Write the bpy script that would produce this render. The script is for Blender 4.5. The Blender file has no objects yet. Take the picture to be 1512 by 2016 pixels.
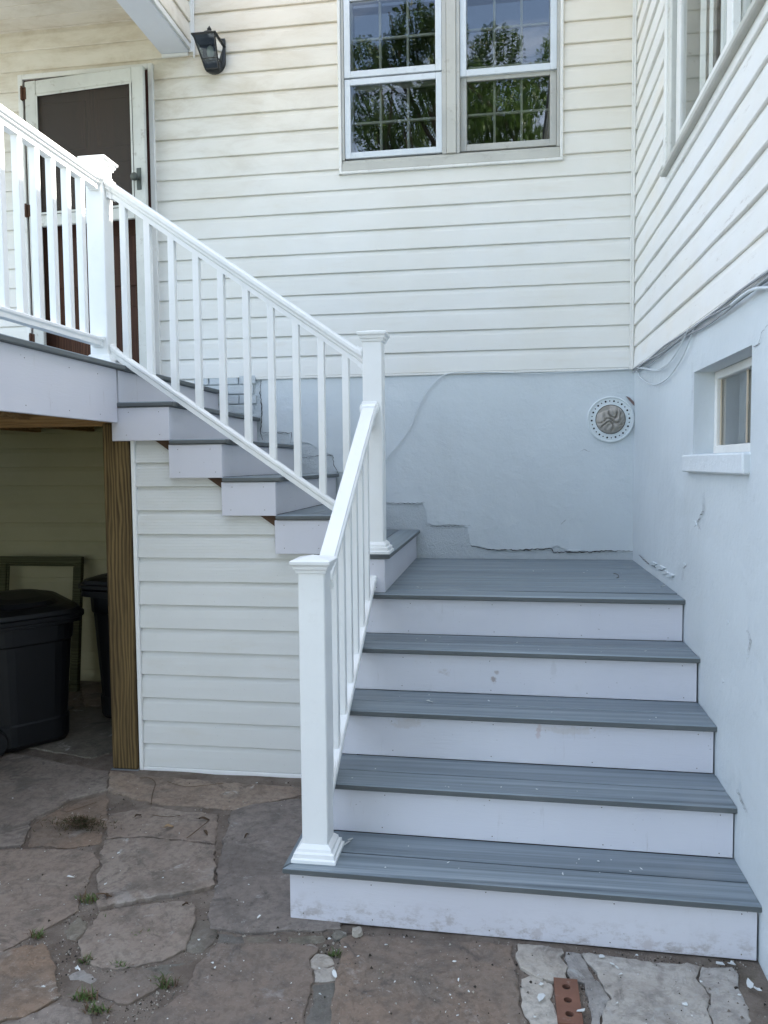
import bpy, math, random
from mathutils import Vector, Matrix, noise
D = bpy.data
S = bpy.context.scene
COL = S.collection
R = random.Random(7)

# ------------------------------------------------------------------ camera
F_PX, YAW, PITCH, ROLL = 1552.35, -0.150686, -0.0608737, -0.0095250
CAM = Vector((-0.81455, -5.14781, 0.62050))
fw = Vector((math.sin(YAW)*math.cos(PITCH), math.cos(YAW)*math.cos(PITCH), math.sin(PITCH)))
rt = fw.cross(Vector((0, 0, 1))).normalized()
up = rt.cross(fw)
c_, s_ = math.cos(ROLL), math.sin(ROLL)
rt, up = c_*rt + s_*up, -s_*rt + c_*up
cam = D.objects.new('camera', D.cameras.new('camera'))
COL.objects.link(cam)
M = Matrix((rt, up, -fw)).transposed().to_4x4()
M.translation = CAM
cam.matrix_world = M
cam.data.sensor_fit = 'VERTICAL'
cam.data.sensor_height = 36.0
cam.data.lens = F_PX/2016*36
cam.data.clip_start = 0.05
cam.data.clip_end = 1000
S.camera = cam

# ------------------------------------------------------------------ sky, sun, exposure
SUN = Vector((0.84, 0.30, 1.0)).normalized()
w = D.worlds.new('World'); S.world = w; w.use_nodes = True
nt = w.node_tree
bg = nt.nodes['Background']
sky = nt.nodes.new('ShaderNodeTexSky'); sky.sky_type = 'NISHITA'; sky.sun_disc = False
sky.sun_elevation = math.asin(SUN.z)
sky.sun_rotation = math.atan2(SUN.x, SUN.y)
sky.air_density = 1.0; sky.dust_density = 1.6; sky.ozone_density = 1.0
# thin fair-weather clouds drawn over the clear sky
tc = nt.nodes.new('ShaderNodeTexCoord'); cn = nt.nodes.new('ShaderNodeTexNoise')
cn.inputs['Scale'].default_value = 2.6; cn.inputs['Detail'].default_value = 7; cn.inputs['Roughness'].default_value = .6; cn.inputs['Distortion'].default_value = .4
cm = nt.nodes.new('ShaderNodeMapping'); cm.inputs['Scale'].default_value = (1, 1, 2.4); cm.inputs['Location'].default_value = (2.3, .9, 1.7)
nt.links.new(tc.outputs['Generated'], cm.inputs[0]); nt.links.new(cm.outputs[0], cn.inputs['Vector'])
cr = nt.nodes.new('ShaderNodeMapRange'); cr.inputs[1].default_value = .44; cr.inputs[2].default_value = .68; cr.inputs[3].default_value = .03; cr.inputs[4].default_value = .48
nt.links.new(cn.outputs['Fac'], cr.inputs[0])
mx = nt.nodes.new('ShaderNodeMix'); mx.data_type = 'RGBA'; mx.inputs[7].default_value = (8.6, 8.7, 9.0, 1)
nt.links.new(cr.outputs[0], mx.inputs[0]); nt.links.new(sky.outputs[0], mx.inputs[6])
nt.links.new(mx.outputs[2], bg.inputs[0]); bg.inputs[1].default_value = 0.15
sl = D.lights.new('sun', 'SUN'); sl.energy = 3.6; sl.angle = math.radians(0.5); sl.color = (1, 0.95, 0.86)
so = D.objects.new('sun', sl); COL.objects.link(so)
so.rotation_euler = SUN.to_track_quat('Z', 'Y').to_euler()
vs = S.view_settings
S.display_settings.display_device = 'sRGB'
vs.view_transform = 'Standard'; vs.look = 'None'; vs.exposure = 2.17; vs.gamma = 1; vs.use_curve_mapping = False
S.render.engine = 'CYCLES'
try:
    S.cycles.max_bounces = 10; S.cycles.transparent_max_bounces = 16; S.cycles.diffuse_bounces = 6
except Exception: pass

# ------------------------------------------------------------------ helpers
def ray(u, v): return fw + rt*((u-756)/F_PX) - up*((v-1008)/F_PX)
def at(u, v, ax, val):
    d = ray(u, v); i = 'xyz'.index(ax); return CAM + d*((val-CAM[i])/d[i])
def gz(y): return -0.985 + (0.035*(y+2.57) if y > -2.57 else 0.0)
def atg(u, v):
    d = ray(u, v); n = Vector((0, -0.035, 1)); P = Vector((0, -2.57, -0.985))
    p = CAM + d*((P-CAM).dot(n)/d.dot(n))
    return p if p.y > -2.57 else at(u, v, 'z', -0.985)

class MB:
    def __init__(s): s.v = []; s.f = []; s.m = []
    def add(s, vs, fs, mi=0):
        o = len(s.v); s.v += [tuple(p) for p in vs]; s.f += [tuple(i+o for i in f) for f in fs]; s.m += [mi]*len(fs)
    def box(s, x0, x1, y0, y1, z0, z1, c=0.0, T=None, mi=0):
        if x0 > x1: x0, x1 = x1, x0
        if y0 > y1: y0, y1 = y1, y0
        if z0 > z1: z0, z1 = z1, z0
        lo, hi = (x0, y0, z0), (x1, y1, z1)
        c = min(c, 0.45*min(x1-x0, y1-y0, z1-z0))
        if c <= 0:
            vs_ = [(lo[0] if i & 1 == 0 else hi[0], lo[1] if i & 2 == 0 else hi[1], lo[2] if i & 4 == 0 else hi[2]) for i in range(8)]
            fs = [(0, 2, 3, 1), (4, 5, 7, 6), (0, 1, 5, 4), (2, 6, 7, 3), (0, 4, 6, 2), (1, 3, 7, 5)]
        else:
            vs_ = []; idx = {}
            for sx in (0, 1):
                for sy in (0, 1):
                    for sz in (0, 1):
                        sg = (sx, sy, sz)
                        for a in range(3):
                            p = []
                            for k in range(3):
                                e = hi[k] if sg[k] else lo[k]
                                if k != a: e += (-c if sg[k] else c)
                                p.append(e)
                            idx[(sx, sy, sz, a)] = len(vs_); vs_.append(p)
            fs = []
            for a in range(3):
                b_, c2 = (a+1) % 3, (a+2) % 3
                for sa in (0, 1):
                    q = []
                    for (sb, sc) in ((0, 0), (1, 0), (1, 1), (0, 1)):
                        k = [0, 0, 0]; k[a] = sa; k[b_] = sb; k[c2] = sc
                        q.append(idx[(*k, a)])
                    fs.append(tuple(q if sa else q[::-1]))
                # edges parallel to a
                for sb in (0, 1):
                    for sc in (0, 1):
                        k0 = [0, 0, 0]; k0[b_] = sb; k0[c2] = sc; k1 = list(k0); k1[a] = 1
                        q = [idx[(*k0, b_)], idx[(*k1, b_)], idx[(*k1, c2)], idx[(*k0, c2)]]
                        fs.append(tuple(q if sb != sc else q[::-1]))
            for sx in (0, 1):
                for sy in (0, 1):
                    for sz in (0, 1):
                        q = [idx[(sx, sy, sz, a)] for a in range(3)]
                        fs.append(tuple(q if (sx+sy+sz) % 2 else q[::-1]))
        if T is not None: vs_ = [T @ Vector(p) for p in vs_]
        s.add(vs_, fs, mi)
    def slab(s, poly, z0, z1, c=0.003, mi=0):
        # poly: xy points (convex), chamfered prism; z may be function
        n = len(poly); P = [Vector(p[:2]) for p in poly]
        area = sum(P[i].x*P[(i+1) % n].y-P[(i+1) % n].x*P[i].y for i in range(n))
        if area < 0: P.reverse()
        Q = []
        for i in range(n):
            a, b, d = P[i-1], P[i], P[(i+1) % n]
            e1 = (b-a).normalized(); e2 = (d-b).normalized()
            n1 = Vector((-e1.y, e1.x)); n2 = Vector((-e2.y, e2.x))
            m = (n1+n2); m = m/max(0.3, m.dot(n1)) if m.length > 1e-6 else n1
            Q.append(b+m*c)
        rings = [(Q, z0), (P, z0+c), (P, z1-c), (Q, z1)]
        vs_ = [(p.x, p.y, z) for ring, z in rings for p in ring]
        fs = [tuple(range(n))[::-1], tuple(range(3*n, 4*n))]
        for k in range(3):
            for i in range(n):
                j = (i+1) % n; fs.append((k*n+i, k*n+j, (k+1)*n+j, (k+1)*n+i))
        s.add(vs_, fs, mi)
    def loft(s, rings, cap=True, mi=0, closed=True):
        n = len(rings[0]); vs_ = [p for r in rings for p in r]; fs = []
        for k in range(len(rings)-1):
            for i in range(n if closed else n-1):
                j = (i+1) % n; fs.append((k*n+i, k*n+j, (k+1)*n+j, (k+1)*n+i))
        if cap: fs += [tuple(range(n))[::-1], tuple(range((len(rings)-1)*n, len(rings)*n))]
        s.add(vs_, fs, mi)
    def tube(s, pts, r, n=8, mi=0):
        pts = [Vector(p) for p in pts]; rings = []
        rr = r if isinstance(r, (list, tuple)) else [r]*len(pts)
        for i, p in enumerate(pts):
            t = (pts[min(i+1, len(pts)-1)]-pts[max(i-1, 0)]).normalized()
            a = t.cross(Vector((0, 0, 1)))
            if a.length < 0.1: a = t.cross(Vector((1, 0, 0)))
            a.normalize(); b = a.cross(t)
            rings.append([p+(a*math.cos(k*2*math.pi/n)+b*math.sin(k*2*math.pi/n))*rr[i] for k in range(n)])
        s.loft(rings, True, mi)
    def lathe(s, prof, cx, cy, n=24, T=None, mi=0):
        rings = []
        for r, z in prof:
            ring = [Vector((cx+r*math.cos(k*2*math.pi/n), cy+r*math.sin(k*2*math.pi/n), z)) for k in range(n)]
            if T is not None: ring = [T @ p for p in ring]
            rings.append(ring)
        s.loft(rings, True, mi)
    def sqrings(s, prof, cx, cy, T=None, mi=0):
        rings = []
        for h, z in prof:
            rings.append([(cx-h, cy-h, z), (cx+h, cy-h, z), (cx+h, cy+h, z), (cx-h, cy+h, z)])
        s.loft(rings, True, mi)
    def build(s, name, mats, parent=None, smooth=False, kind=None, label=None):
        me = D.meshes.new(name); me.from_pydata(s.v, [], s.f)
        if not isinstance(mats, (list, tuple)): mats = [mats]
        for m in mats: me.materials.append(m)
        if len(mats) > 1: me.polygons.foreach_set('material_index', s.m)
        if smooth: me.polygons.foreach_set('use_smooth', [True]*len(me.polygons))
        me.update()
        o = D.objects.new(name, me); COL.objects.link(o)
        if parent is not None: o.parent = parent
        if kind: o['kind'] = kind
        if label: o['label'] = label
        return o

def thing(name, label, cat, group=None, loc=(0, 0, 0)):
    o = D.objects.new(name, None); COL.objects.link(o); o['label'] = label; o['category'] = cat
    if group: o['group'] = group
    return o
def tag(o, label, cat, group=None):
    o['label'] = label; o['category'] = cat
    if group: o['group'] = group
    return o

# ------------------------------------------------------------------ materials
class NT:
    def __init__(s, name):
        s.m = D.materials.new(name); s.m.use_nodes = True; s.t = s.m.node_tree
        s.b = s.t.nodes['Principled BSDF']; s.pos = None
    def n(s, t, **k):
        q = s.t.nodes.new(t)
        for a, b in k.items(): setattr(q, a, b)
        return q
    def l(s, a, b): s.t.links.new(a, b)
    def P(s):
        if s.pos is None: s.pos = s.n('ShaderNodeNewGeometry').outputs['Position']
        return s.pos
    def mapped(s, sc=(1, 1, 1), src=None, rot=(0, 0, 0)):
        m = s.n('ShaderNodeMapping'); m.inputs['Scale'].default_value = sc; m.inputs['Rotation'].default_value = rot
        s.l(src or s.P(), m.inputs[0]); return m.outputs[0]
    def noise(s, scale, detail=4, rough=.55, sc=(1, 1, 1), dist=0, src=None, rot=(0, 0, 0)):
        q = s.n('ShaderNodeTexNoise'); q.inputs['Scale'].default_value = scale; q.inputs['Detail'].default_value = detail
        q.inputs['Roughness'].default_value = rough; q.inputs['Distortion'].default_value = dist
        s.l(s.mapped(sc, src, rot), q.inputs['Vector']); return q.outputs['Fac']
    def voro(s, scale, sc=(1, 1, 1), feature='F1'):
        q = s.n('ShaderNodeTexVoronoi'); q.feature = feature; q.inputs['Scale'].default_value = scale
        s.l(s.mapped(sc), q.inputs['Vector']); return q.outputs['Distance']
    def ramp(s, f, *stops):
        q = s.n('ShaderNodeValToRGB'); e = q.color_ramp.elements
        while len(e) < len(stops): e.new(0.5)
        for i, (p, c) in enumerate(stops):
            e[i].position = p; e[i].color = (*c, 1) if isinstance(c, (tuple, list)) else (c, c, c, 1)
        s.l(f, q.inputs[0]); return q.outputs[0]
    def mix(s, f, a, b, mode='MIX'):
        q = s.n('ShaderNodeMix'); q.data_type = 'RGBA'; q.blend_type = mode
        for sock, v in ((q.inputs[0], f), (q.inputs[6], a), (q.inputs[7], b)):
            if hasattr(v, 'is_linked'): s.l(v, sock)
            elif isinstance(v, (tuple, list)): sock.default_value = (*v, 1)
            else: sock.default_value = v
        return q.outputs[2]
    def math(s, op, a, b=None, clamp=False):
        q = s.n('ShaderNodeMath'); q.operation = op; q.use_clamp = clamp
        for sock, v in ((q.inputs[0], a), (q.inputs[1], b)):
            if v is None: continue
            if hasattr(v, 'is_linked'): s.l(v, sock)
            else: sock.default_value = v
        return q.outputs[0]
    def rng(s, v, a, b, c=0, d=1):
        q = s.n('ShaderNodeMapRange'); q.interpolation_type = 'SMOOTHSTEP'
        s.l(v, q.inputs[0])
        for i, x in enumerate((a, b, c, d)): q.inputs[i+1].default_value = x
        return q.outputs[0]
    def xyz(s):
        q = s.n('ShaderNodeSeparateXYZ'); s.l(s.P(), q.inputs[0]); return q.outputs
    def rand(s): return s.n('ShaderNodeObjectInfo').outputs['Random']
    def bump(s, h, dist=0.002, strength=1.0, prev=None):
        q = s.n('ShaderNodeBump'); q.inputs['Distance'].default_value = dist; q.inputs['Strength'].default_value = strength
        s.l(h, q.inputs['Height'])
        if prev is not None: s.l(prev, q.inputs['Normal'])
        return q.outputs[0]
    def out(s, col=None, rough=.5, nrm=None, spec=None, metal=0):
        if col is not None:
            if hasattr(col, 'is_linked'): s.l(col, s.b.inputs['Base Color'])
            else: s.b.inputs['Base Color'].default_value = (*col, 1)
        if hasattr(rough, 'is_linked'): s.l(rough, s.b.inputs['Roughness'])
        else: s.b.inputs['Roughness'].default_value = rough
        if nrm is not None: s.l(nrm, s.b.inputs['Normal'])
        if spec is not None: s.b.inputs['Specular IOR Level'].default_value = spec
        s.b.inputs['Metallic'].default_value = metal
        return s.m

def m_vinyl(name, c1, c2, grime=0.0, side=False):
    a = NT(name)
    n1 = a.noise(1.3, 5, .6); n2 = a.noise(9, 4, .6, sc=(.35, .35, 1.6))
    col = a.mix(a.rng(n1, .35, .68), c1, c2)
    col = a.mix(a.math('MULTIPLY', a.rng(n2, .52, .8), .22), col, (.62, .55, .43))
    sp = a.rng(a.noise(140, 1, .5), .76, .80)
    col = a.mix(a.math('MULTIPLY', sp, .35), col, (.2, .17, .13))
    if grime:
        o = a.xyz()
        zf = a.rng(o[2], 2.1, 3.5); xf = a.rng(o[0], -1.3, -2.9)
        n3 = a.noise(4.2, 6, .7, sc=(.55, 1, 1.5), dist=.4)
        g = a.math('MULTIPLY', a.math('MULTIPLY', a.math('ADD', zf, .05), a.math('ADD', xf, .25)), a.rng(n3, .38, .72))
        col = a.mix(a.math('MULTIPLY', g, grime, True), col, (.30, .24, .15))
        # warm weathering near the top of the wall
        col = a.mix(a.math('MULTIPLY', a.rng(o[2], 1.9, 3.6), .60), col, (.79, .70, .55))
    if side:
        n4 = a.noise(1.7, 4, .6, sc=(1, .5, 1.5))
        col = a.mix(a.math('MULTIPLY', a.rng(n4, .5, .75), .45), col, (.80, .72, .57))
        n5 = a.rng(a.noise(11, 6, .75, sc=(1, .5, 2.6)), .60, .72)
        col = a.mix(a.math('MULTIPLY', n5, .45), col, (.36, .29, .22))
    h = a.noise(55, 3, .6, sc=(.25, .25, 1))
    return a.out(col, .48, a.bump(h, .0008, .5, a.bump(n1, .02, .35)), .35)
VINYL = m_vinyl('vinyl_siding_back', (.79, .785, .75), (.76, .745, .69), grime=.65)
VINYL_S = m_vinyl('vinyl_siding_side', (.82, .815, .79), (.79, .775, .73), side=True)
VINYL_N = m_vinyl('vinyl_siding_new', (.75, .75, .725), (.71, .71, .68))
VINYL_U = m_vinyl('vinyl_siding_yellow_shade', (.53, .485, .30), (.47, .43, .26))  # same siding, the yellowish low light under the deck put into its colour

def m_simple(name, col, rough=.5, var=.06, bscale=60, bdist=.0006, spec=.4, metal=0, sc=(1, 1, 1), dirt=0.0, dirtcol=(.2, .16, .12)):
    a = NT(name)
    n1 = a.noise(3.5, 5, .6)
    lo = tuple(x*(1-var) for x in col); hi = tuple(min(1, x*(1+var)) for x in col)
    c = a.mix(a.rng(n1, .3, .7), lo, hi)
    if dirt:
        c = a.mix(a.math('MULTIPLY', a.rng(a.noise(22, 6, .7), .55, .72), dirt), c, dirtcol)
    return a.out(c, rough, a.bump(a.noise(bscale, 3, .6, sc=sc), bdist, .6), spec, metal)
PVC = m_simple('white_railing_vinyl', (.89, .89, .87), .33, .02, 30, .0004, .5, dirt=.10, dirtcol=(.6, .58, .55))
TRIMW = m_simple('white_trim', (.78, .77, .73), .5, .05, 40, .0005, dirt=.35, dirtcol=(.45, .4, .33))
OLDPAINT = m_simple('old_white_paint', (.62, .62, .57), .55, .08, 35, .0015, dirt=.6, dirtcol=(.3, .26, .2))
ALUW = m_simple('white_aluminium', (.66, .70, .73), .4, .05, 50, .0003, dirt=.3, dirtcol=(.4, .4, .38))
ALUG = m_simple('weathered_grey_frame', (.47, .465, .43), .5, .08, 40, .0008, dirt=.5, dirtcol=(.3, .27, .22))
SILL = m_simple('grey_window_sill', (.52, .51, .46), .5, .06, 40, .0006, dirt=.4, dirtcol=(.3, .27, .22))
CAULK = m_simple('muntin_cream', (.40, .40, .35), .5)
BLACKM = m_simple('black_metal', (.022, .024, .024), .42, .2, 60, .0008)
BRONZE = m_simple('aged_bronze', (.09, .10, .085), .5, .2, 50, .001, metal=.3)
RUST = m_simple('rusty_hinge', (.10, .045, .025), .8, .3, 60, .002)
BINP = m_simple('black_bin_plastic', (.006, .0065, .008), .5, .15, 90, .0008, .4)
WHEEL = m_simple('bin_wheel_rubber', (.010, .010, .011), .7)
DARKW = m_simple('dark_stringer_wood', (.09, .05, .03), .8, .3, 20, .002, sc=(1, 6, 6))
DIRTM = None
GALV = m_simple('galvanised_post_base', (.25, .27, .28), .5, .15, 60, .001, metal=.4)
CURT = m_simple('sheer_white_curtain', (.74, .75, .73), .8)
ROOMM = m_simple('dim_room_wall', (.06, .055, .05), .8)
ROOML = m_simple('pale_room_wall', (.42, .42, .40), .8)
CABLE = m_simple('grey_white_cable', (.60, .64, .66), .5)
REDPAINT = m_simple('dark_red_jamb', (.06, .018, .015), .6, .2)

def m_fascia():
    a = NT('lavender_white_trim_board')
    n1 = a.noise(1.1, 4, .6)
    c = a.mix(a.rng(n1, .35, .65), (.66, .655, .705), (.70, .695, .735))
    s1 = a.rng(a.noise(9, 7, .72, dist=.6), .66, .74)
    c = a.mix(a.math('MULTIPLY', s1, .42), c, (.40, .33, .27))
    s2 = a.rng(a.noise(2.2, 6, .7), .60, .80)
    c = a.mix(a.math('MULTIPLY', s2, .5), c, (.52, .51, .53))
    s3 = a.rng(a.noise(110, 1, .5), .775, .81)
    c = a.mix(a.math('MULTIPLY', s3, .6), c, (.12, .10, .08))
    s5 = a.rng(a.noise(1, 5, .7, sc=(26, 26, 3.2)), .60, .74); c = a.mix(a.math('MULTIPLY', a.math('MULTIPLY', s5, a.rng(a.noise(2.7, 3, .5), .45, .6)), .40), c, (.42, .38, .36))
    o = a.xyz()                                   # splashed dirt along the foot of the bottom riser
    ft = a.math('MULTIPLY', a.rng(o[2], -.86, -.985), a.rng(a.noise(26, 6, .75, sc=(.6, 1, 1)), .46, .66))
    c = a.mix(a.math('MULTIPLY', ft, .55), c, (.24, .18, .13))
    wn = a.noise(45, 4, .7)
    for (p, sc3, rad, colr, amt) in (((-.857, -1.71, -.328), (1.6, 1, 1), .022, (.24, .16, .11), .6), ((-.845, -1.71, -.295), (1, 1, 1), .012, (.3, .22, .17), .5),
            ((-1.21, -1.988, -.447), (.6, 1, 1.6), .05, (.42, .32, .22), .25), ((-.676, -1.988, -.456), (3.2, 1, .9), .035, (.45, .24, .20), .32), ((-.557, -1.988, -.445), (.35, 1, 2.4), .05, (.46, .38, .28), .25),
            ((-.624, -2.266, -.473), (1.2, 1, .8), .04, (.45, .42, .38), .22), ((-.60, -1.71, -.279), (2.2, 1, .8), .04, (.42, .40, .40), .22), ((-.997, -2.544, -.945), (1.5, 1, .8), .025, (.25, .19, .14), .35), ((-.70, -2.544, -.955), (1, 1, 1), .03, (.28, .20, .15), .3), ((-.35, -2.544, -.96), (.7, 1, 1), .03, (.30, .2, .15), .3)):
        vm = a.n('ShaderNodeVectorMath'); vm.operation = 'SUBTRACT'; a.l(a.P(), vm.inputs[0]); vm.inputs[1].default_value = p
        ml = a.n('ShaderNodeVectorMath'); ml.operation = 'MULTIPLY'; a.l(vm.outputs[0], ml.inputs[0]); ml.inputs[1].default_value = sc3
        ln = a.n('ShaderNodeVectorMath'); ln.operation = 'LENGTH'; a.l(ml.outputs[0], ln.inputs[0])
        f = a.math('MULTIPLY', a.rng(a.math('ADD', ln.outputs['Value'], a.math('MULTIPLY', a.math('SUBTRACT', wn, .5), rad*2.4)), rad, rad*.35), amt)
        c = a.mix(f, c, colr)
    h = a.noise(34, 5, .6, sc=(.28, .28, 2.6), dist=1.2)
    return a.out(c, .5, a.bump(h, .0014, .55), .4)
FASC = m_fascia()

def m_deck(name, along):
    a = NT(name)
    sc = (.5, 30, 30) if along == 'x' else (30, .5, 30)
    sc2 = (1.4, 110, 110) if along == 'x' else (110, 1.4, 110)
    n1 = a.noise(1, 5, .62, sc=sc, dist=.25); n2 = a.noise(1, 3, .6, sc=sc2); n3 = a.noise(2.4, 5, .65)
    c = a.ramp(n1, (.30, (.100, .124, .140)), (.50, (.196, .235, .262)), (.76, (.32, .365, .395)))
    c = a.mix(a.math('MULTIPLY', a.rng(n2, .45, .75), .45), c, (.085, .105, .12))
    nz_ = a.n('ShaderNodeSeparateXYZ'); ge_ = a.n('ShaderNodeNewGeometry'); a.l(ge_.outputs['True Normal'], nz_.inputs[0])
    c = a.mix(a.rng(nz_.outputs[2], .75, .35), c, a.mix(n1, (.085, .096, .098), (.125, .138, .138)))     # plain darker tone on the upright board edges
    r = a.math('SUBTRACT', a.rand(), .5)
    hsv = a.n('ShaderNodeHueSaturation'); a.l(c, hsv.inputs['Color'])
    a.l(a.math('ADD', a.math('MULTIPLY', r, .16), 1.0), hsv.inputs['Value'])
    c = hsv.outputs[0]
    c = a.mix(a.math('MULTIPLY', a.rng(n3, .5, .8), .30), c, (.27, .28, .28))
    fl = a.rng(a.noise(150, 1, .5), .80, .83)
    c = a.mix(a.math('MULTIPLY', fl, .5), c, (.5, .5, .48))
    h = a.math('ADD', a.noise(1, 4, .6, sc=sc2), a.math('MULTIPLY', n1, .6))
    return a.out(c, a.rng(n1, .3, .7, .40, .56), a.bump(h, .0016, .7), .5)
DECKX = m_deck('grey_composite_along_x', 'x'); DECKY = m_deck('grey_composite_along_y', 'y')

def m_foundation(name, rough_amt, col=(.62, .665, .685)):
    a = NT(name)
    n0 = a.noise(.9, 4, .55); n1 = a.noise(7, 6, .65); n2 = a.noise(60, 4, .6)
    c = a.mix(a.rng(n0, .3, .7), tuple(x*.94 for x in col), tuple(min(1, x*1.05) for x in col))
    c = a.mix(a.math('MULTIPLY', a.rng(n1, .58, .78), .25), c, (.72, .75, .76))
    pk = a.rng(a.noise(21, 6, .75, dist=.7), .715, .745)
    c = a.mix(a.math('MULTIPLY', pk, .7), c, (.33, .30, .25))
    nb = a.bump(n0, .05, .35)
    nb = a.bump(n1, .013, .6, nb)
    n9 = a.noise(18, 5, .65); nb = a.bump(n9, .003, .6, nb)
    fl = a.rng(a.noise(5.5, 7, .72, dist=.9), .52, .535)      # edges of old flaked coats
    nb = a.bump(fl, .0007, .5, nb)
    c = a.mix(a.math('MULTIPLY', a.rng(a.noise(2.3, 6, .7, sc=(1, 1, .45)), .55, .75), .10), c, (.42, .43, .40))
    nb = a.bump(n2, .0012, .5+rough_amt*.4, nb)
    if rough_amt > 0:
        v = a.noise(85, 7, .75)
        nb = a.bump(v, .010*rough_amt, .9, nb)
        c = a.mix(a.math('MULTIPLY', a.rng(v, .58, .72), .3), c, (.40, .42, .42))
    return a.out(c, .55, nb, .35)
FOUND = m_foundation('painted_masonry', 0); SILLP = m_foundation('painted_sill', 0, (.70, .74, .76)); FOUNDR = m_foundation('painted_rough_masonry', 1.0, (.58, .625, .645))

def m_wood(name, c1, c2, ax='z'):
    a = NT(name)
    sc = {'z': (1, 1, .045), 'x': (.045, 1, 1), 'y': (1, .045, 1)}[ax]
    n = a.noise(26, 3, .5, sc=sc, dist=1.6)
    w_ = a.n('ShaderNodeTexWave'); w_.wave_type = 'BANDS'; w_.bands_direction = 'X' if ax == 'z' else 'Z'
    w_.inputs['Scale'].default_value = 17; w_.inputs['Distortion'].default_value = 9; w_.inputs['Detail'].default_value = 3; w_.inputs['Detail Scale'].default_value = .9
    a.l(a.mapped({'z': (1, 1, .16), 'x': (.16, 1, 1), 'y': (1, .16, 1)}[ax]), w_.inputs['Vector'])
    f = a.math('ADD', a.math('MULTIPLY', n, .62), a.math('MULTIPLY', a.math('MULTIPLY', w_.outputs['Fac'], a.rng(a.noise(5, 3, .6, sc=sc), .3, .7)), .5))
    c = a.ramp(f, (.28, c1), (.70, c2))
    kn = a.rng(a.voro(4.2, sc=(1, 1, .55)), .12, .02)
    c = a.mix(a.math('MULTIPLY', kn, .8), c, tuple(x*.45 for x in c1))
    return a.out(c, .75, a.bump(f, .002, .6), .3)
WOOD = m_wood('treated_lumber_post', (.060, .037, .014), (.205, .138, .055))
WOODX = m_wood('treated_lumber_beam', (.30, .17, .07), (.46, .29, .13), 'x')
FRAMEW = m_wood('green_brown_frame_wood', (.06, .06, .028), (.115, .115, .055), 'x')
DOORW = m_wood('brown_door_wood', (.045, .018, .010), (.105, .045, .022))

def m_stone(name, base, alt, dark, pale=.35):
    a = NT(name)
    off = a.n('ShaderNodeVectorMath'); off.operation = 'ADD'
    sc_ = a.n('ShaderNodeVectorMath'); sc_.operation = 'SCALE'; sc_.inputs[0].default_value = (31, 17, 9)
    a.l(a.rand(), sc_.inputs['Scale']); a.l(a.P(), off.inputs[0]); a.l(sc_.outputs[0], off.inputs[1])
    V = off.outputs[0]
    n1 = a.noise(2.6, 7, .68, src=V, dist=.5); n2 = a.noise(6.5, 7, .7, src=V, dist=.3); n3 = a.noise(34, 5, .7, src=V); n4 = a.noise(3.4, 7, .74, src=V, dist=1.0)
    c = a.mix(a.rng(n1, .36, .66), base, alt)
    c = a.mix(a.math('MULTIPLY', a.rng(n2, .50, .70), .75), c, dark)
    c = a.mix(a.math('MULTIPLY', a.rng(n4, .56, .66), pale), c, (.40, .38, .35))
    c = a.mix(a.math('MULTIPLY', a.rng(n3, .42, .66), .55), c, tuple(x*.52 for x in base))
    n6 = a.noise(150, 3, .7, src=V); c = a.mix(a.math('MULTIPLY', a.rng(n6, .60, .70), .5), c, (.34, .31, .28))
    n7 = a.noise(1.6, 6, .7, src=V, dist=.8); c = a.mix(a.math('MULTIPLY', a.rng(n7, .54, .66), .55), c, (.115, .092, .075))
    c = a.mix(a.math('MULTIPLY', a.rng(a.noise(9.5, 7, .78, src=V, dist=.6), .60, .69), .75), c, (.46, .45, .42))
    c = a.mix(a.math('MULTIPLY', a.rng(a.noise(4.4, 7, .75, src=V, dist=.9), .56, .66), .6), c, tuple(x*.62 for x in dark))
    hsv = a.n('ShaderNodeHueSaturation'); a.l(c, hsv.inputs['Color'])
    a.l(a.math('ADD', a.math('MULTIPLY', a.rand(), .26), .86), hsv.inputs['Value'])
    a.l(a.math('ADD', a.math('MULTIPLY', a.rand(), .5), .7), hsv.inputs['Saturation'])
    nb = a.bump(n1, .014, .5); nb = a.bump(n2, .006, .6, nb); nb = a.bump(a.noise(90, 5, .7), .0022, .7, nb)
    ly = a.rng(n4, .50, .515); nb = a.bump(ly, .0025, .7, nb)
    return a.out(hsv.outputs[0], .72, nb, .3)
STONE = m_stone('brown_flagstone', (.255, .200, .160), (.305, .252, .205), (.130, .112, .094))
STONEW = m_stone('rust_flagstone', (.245, .175, .126), (.215, .172, .136), (.120, .102, .086), .45)
STONEP = m_stone('pale_mortar_slab', (.47, .435, .385), (.36, .32, .275), (.20, .175, .15), .9)
CONC = m_stone('mossy_concrete_strip', (.215, .185, .150), (.18, .165, .13), (.11, .10, .08), .4)

def m_dirt():
    a = NT('joint_dirt')
    n1 = a.noise(7, 7, .7); n2 = a.noise(120, 5, .7)
    c = a.mix(a.rng(n1, .35, .65), (.150, .118, .094), (.235, .195, .160))
    c = a.mix(a.math('MULTIPLY', a.rng(n2, .60, .68), .7), c, (.26, .23, .20))
    c = a.mix(a.math('MULTIPLY', a.rng(a.noise(4, 5, .6), .58, .75), .4), c, (.05, .06, .025))
    return a.out(c, .9, a.bump(n2, .006, .9, a.bump(n1, .03, .6)), .15)
DIRTM = m_dirt()
def m_lawn():
    a = NT('lawn_grass')
    c = a.mix(a.noise(3, 6, .7), (.045, .075, .018), (.085, .12, .035))
    return a.out(c, .9, a.bump(a.noise(40, 5, .7), .03, .8), .1)
LAWN = m_lawn()
GRASSB = m_simple('grass_blade', (.075, .115, .03), .6, .3)
MOSS = m_simple('dried_moss', (.065, .062, .022), .9, .4)
ROOT = m_simple('dry_root', (.12, .075, .045), .85, .3)
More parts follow.
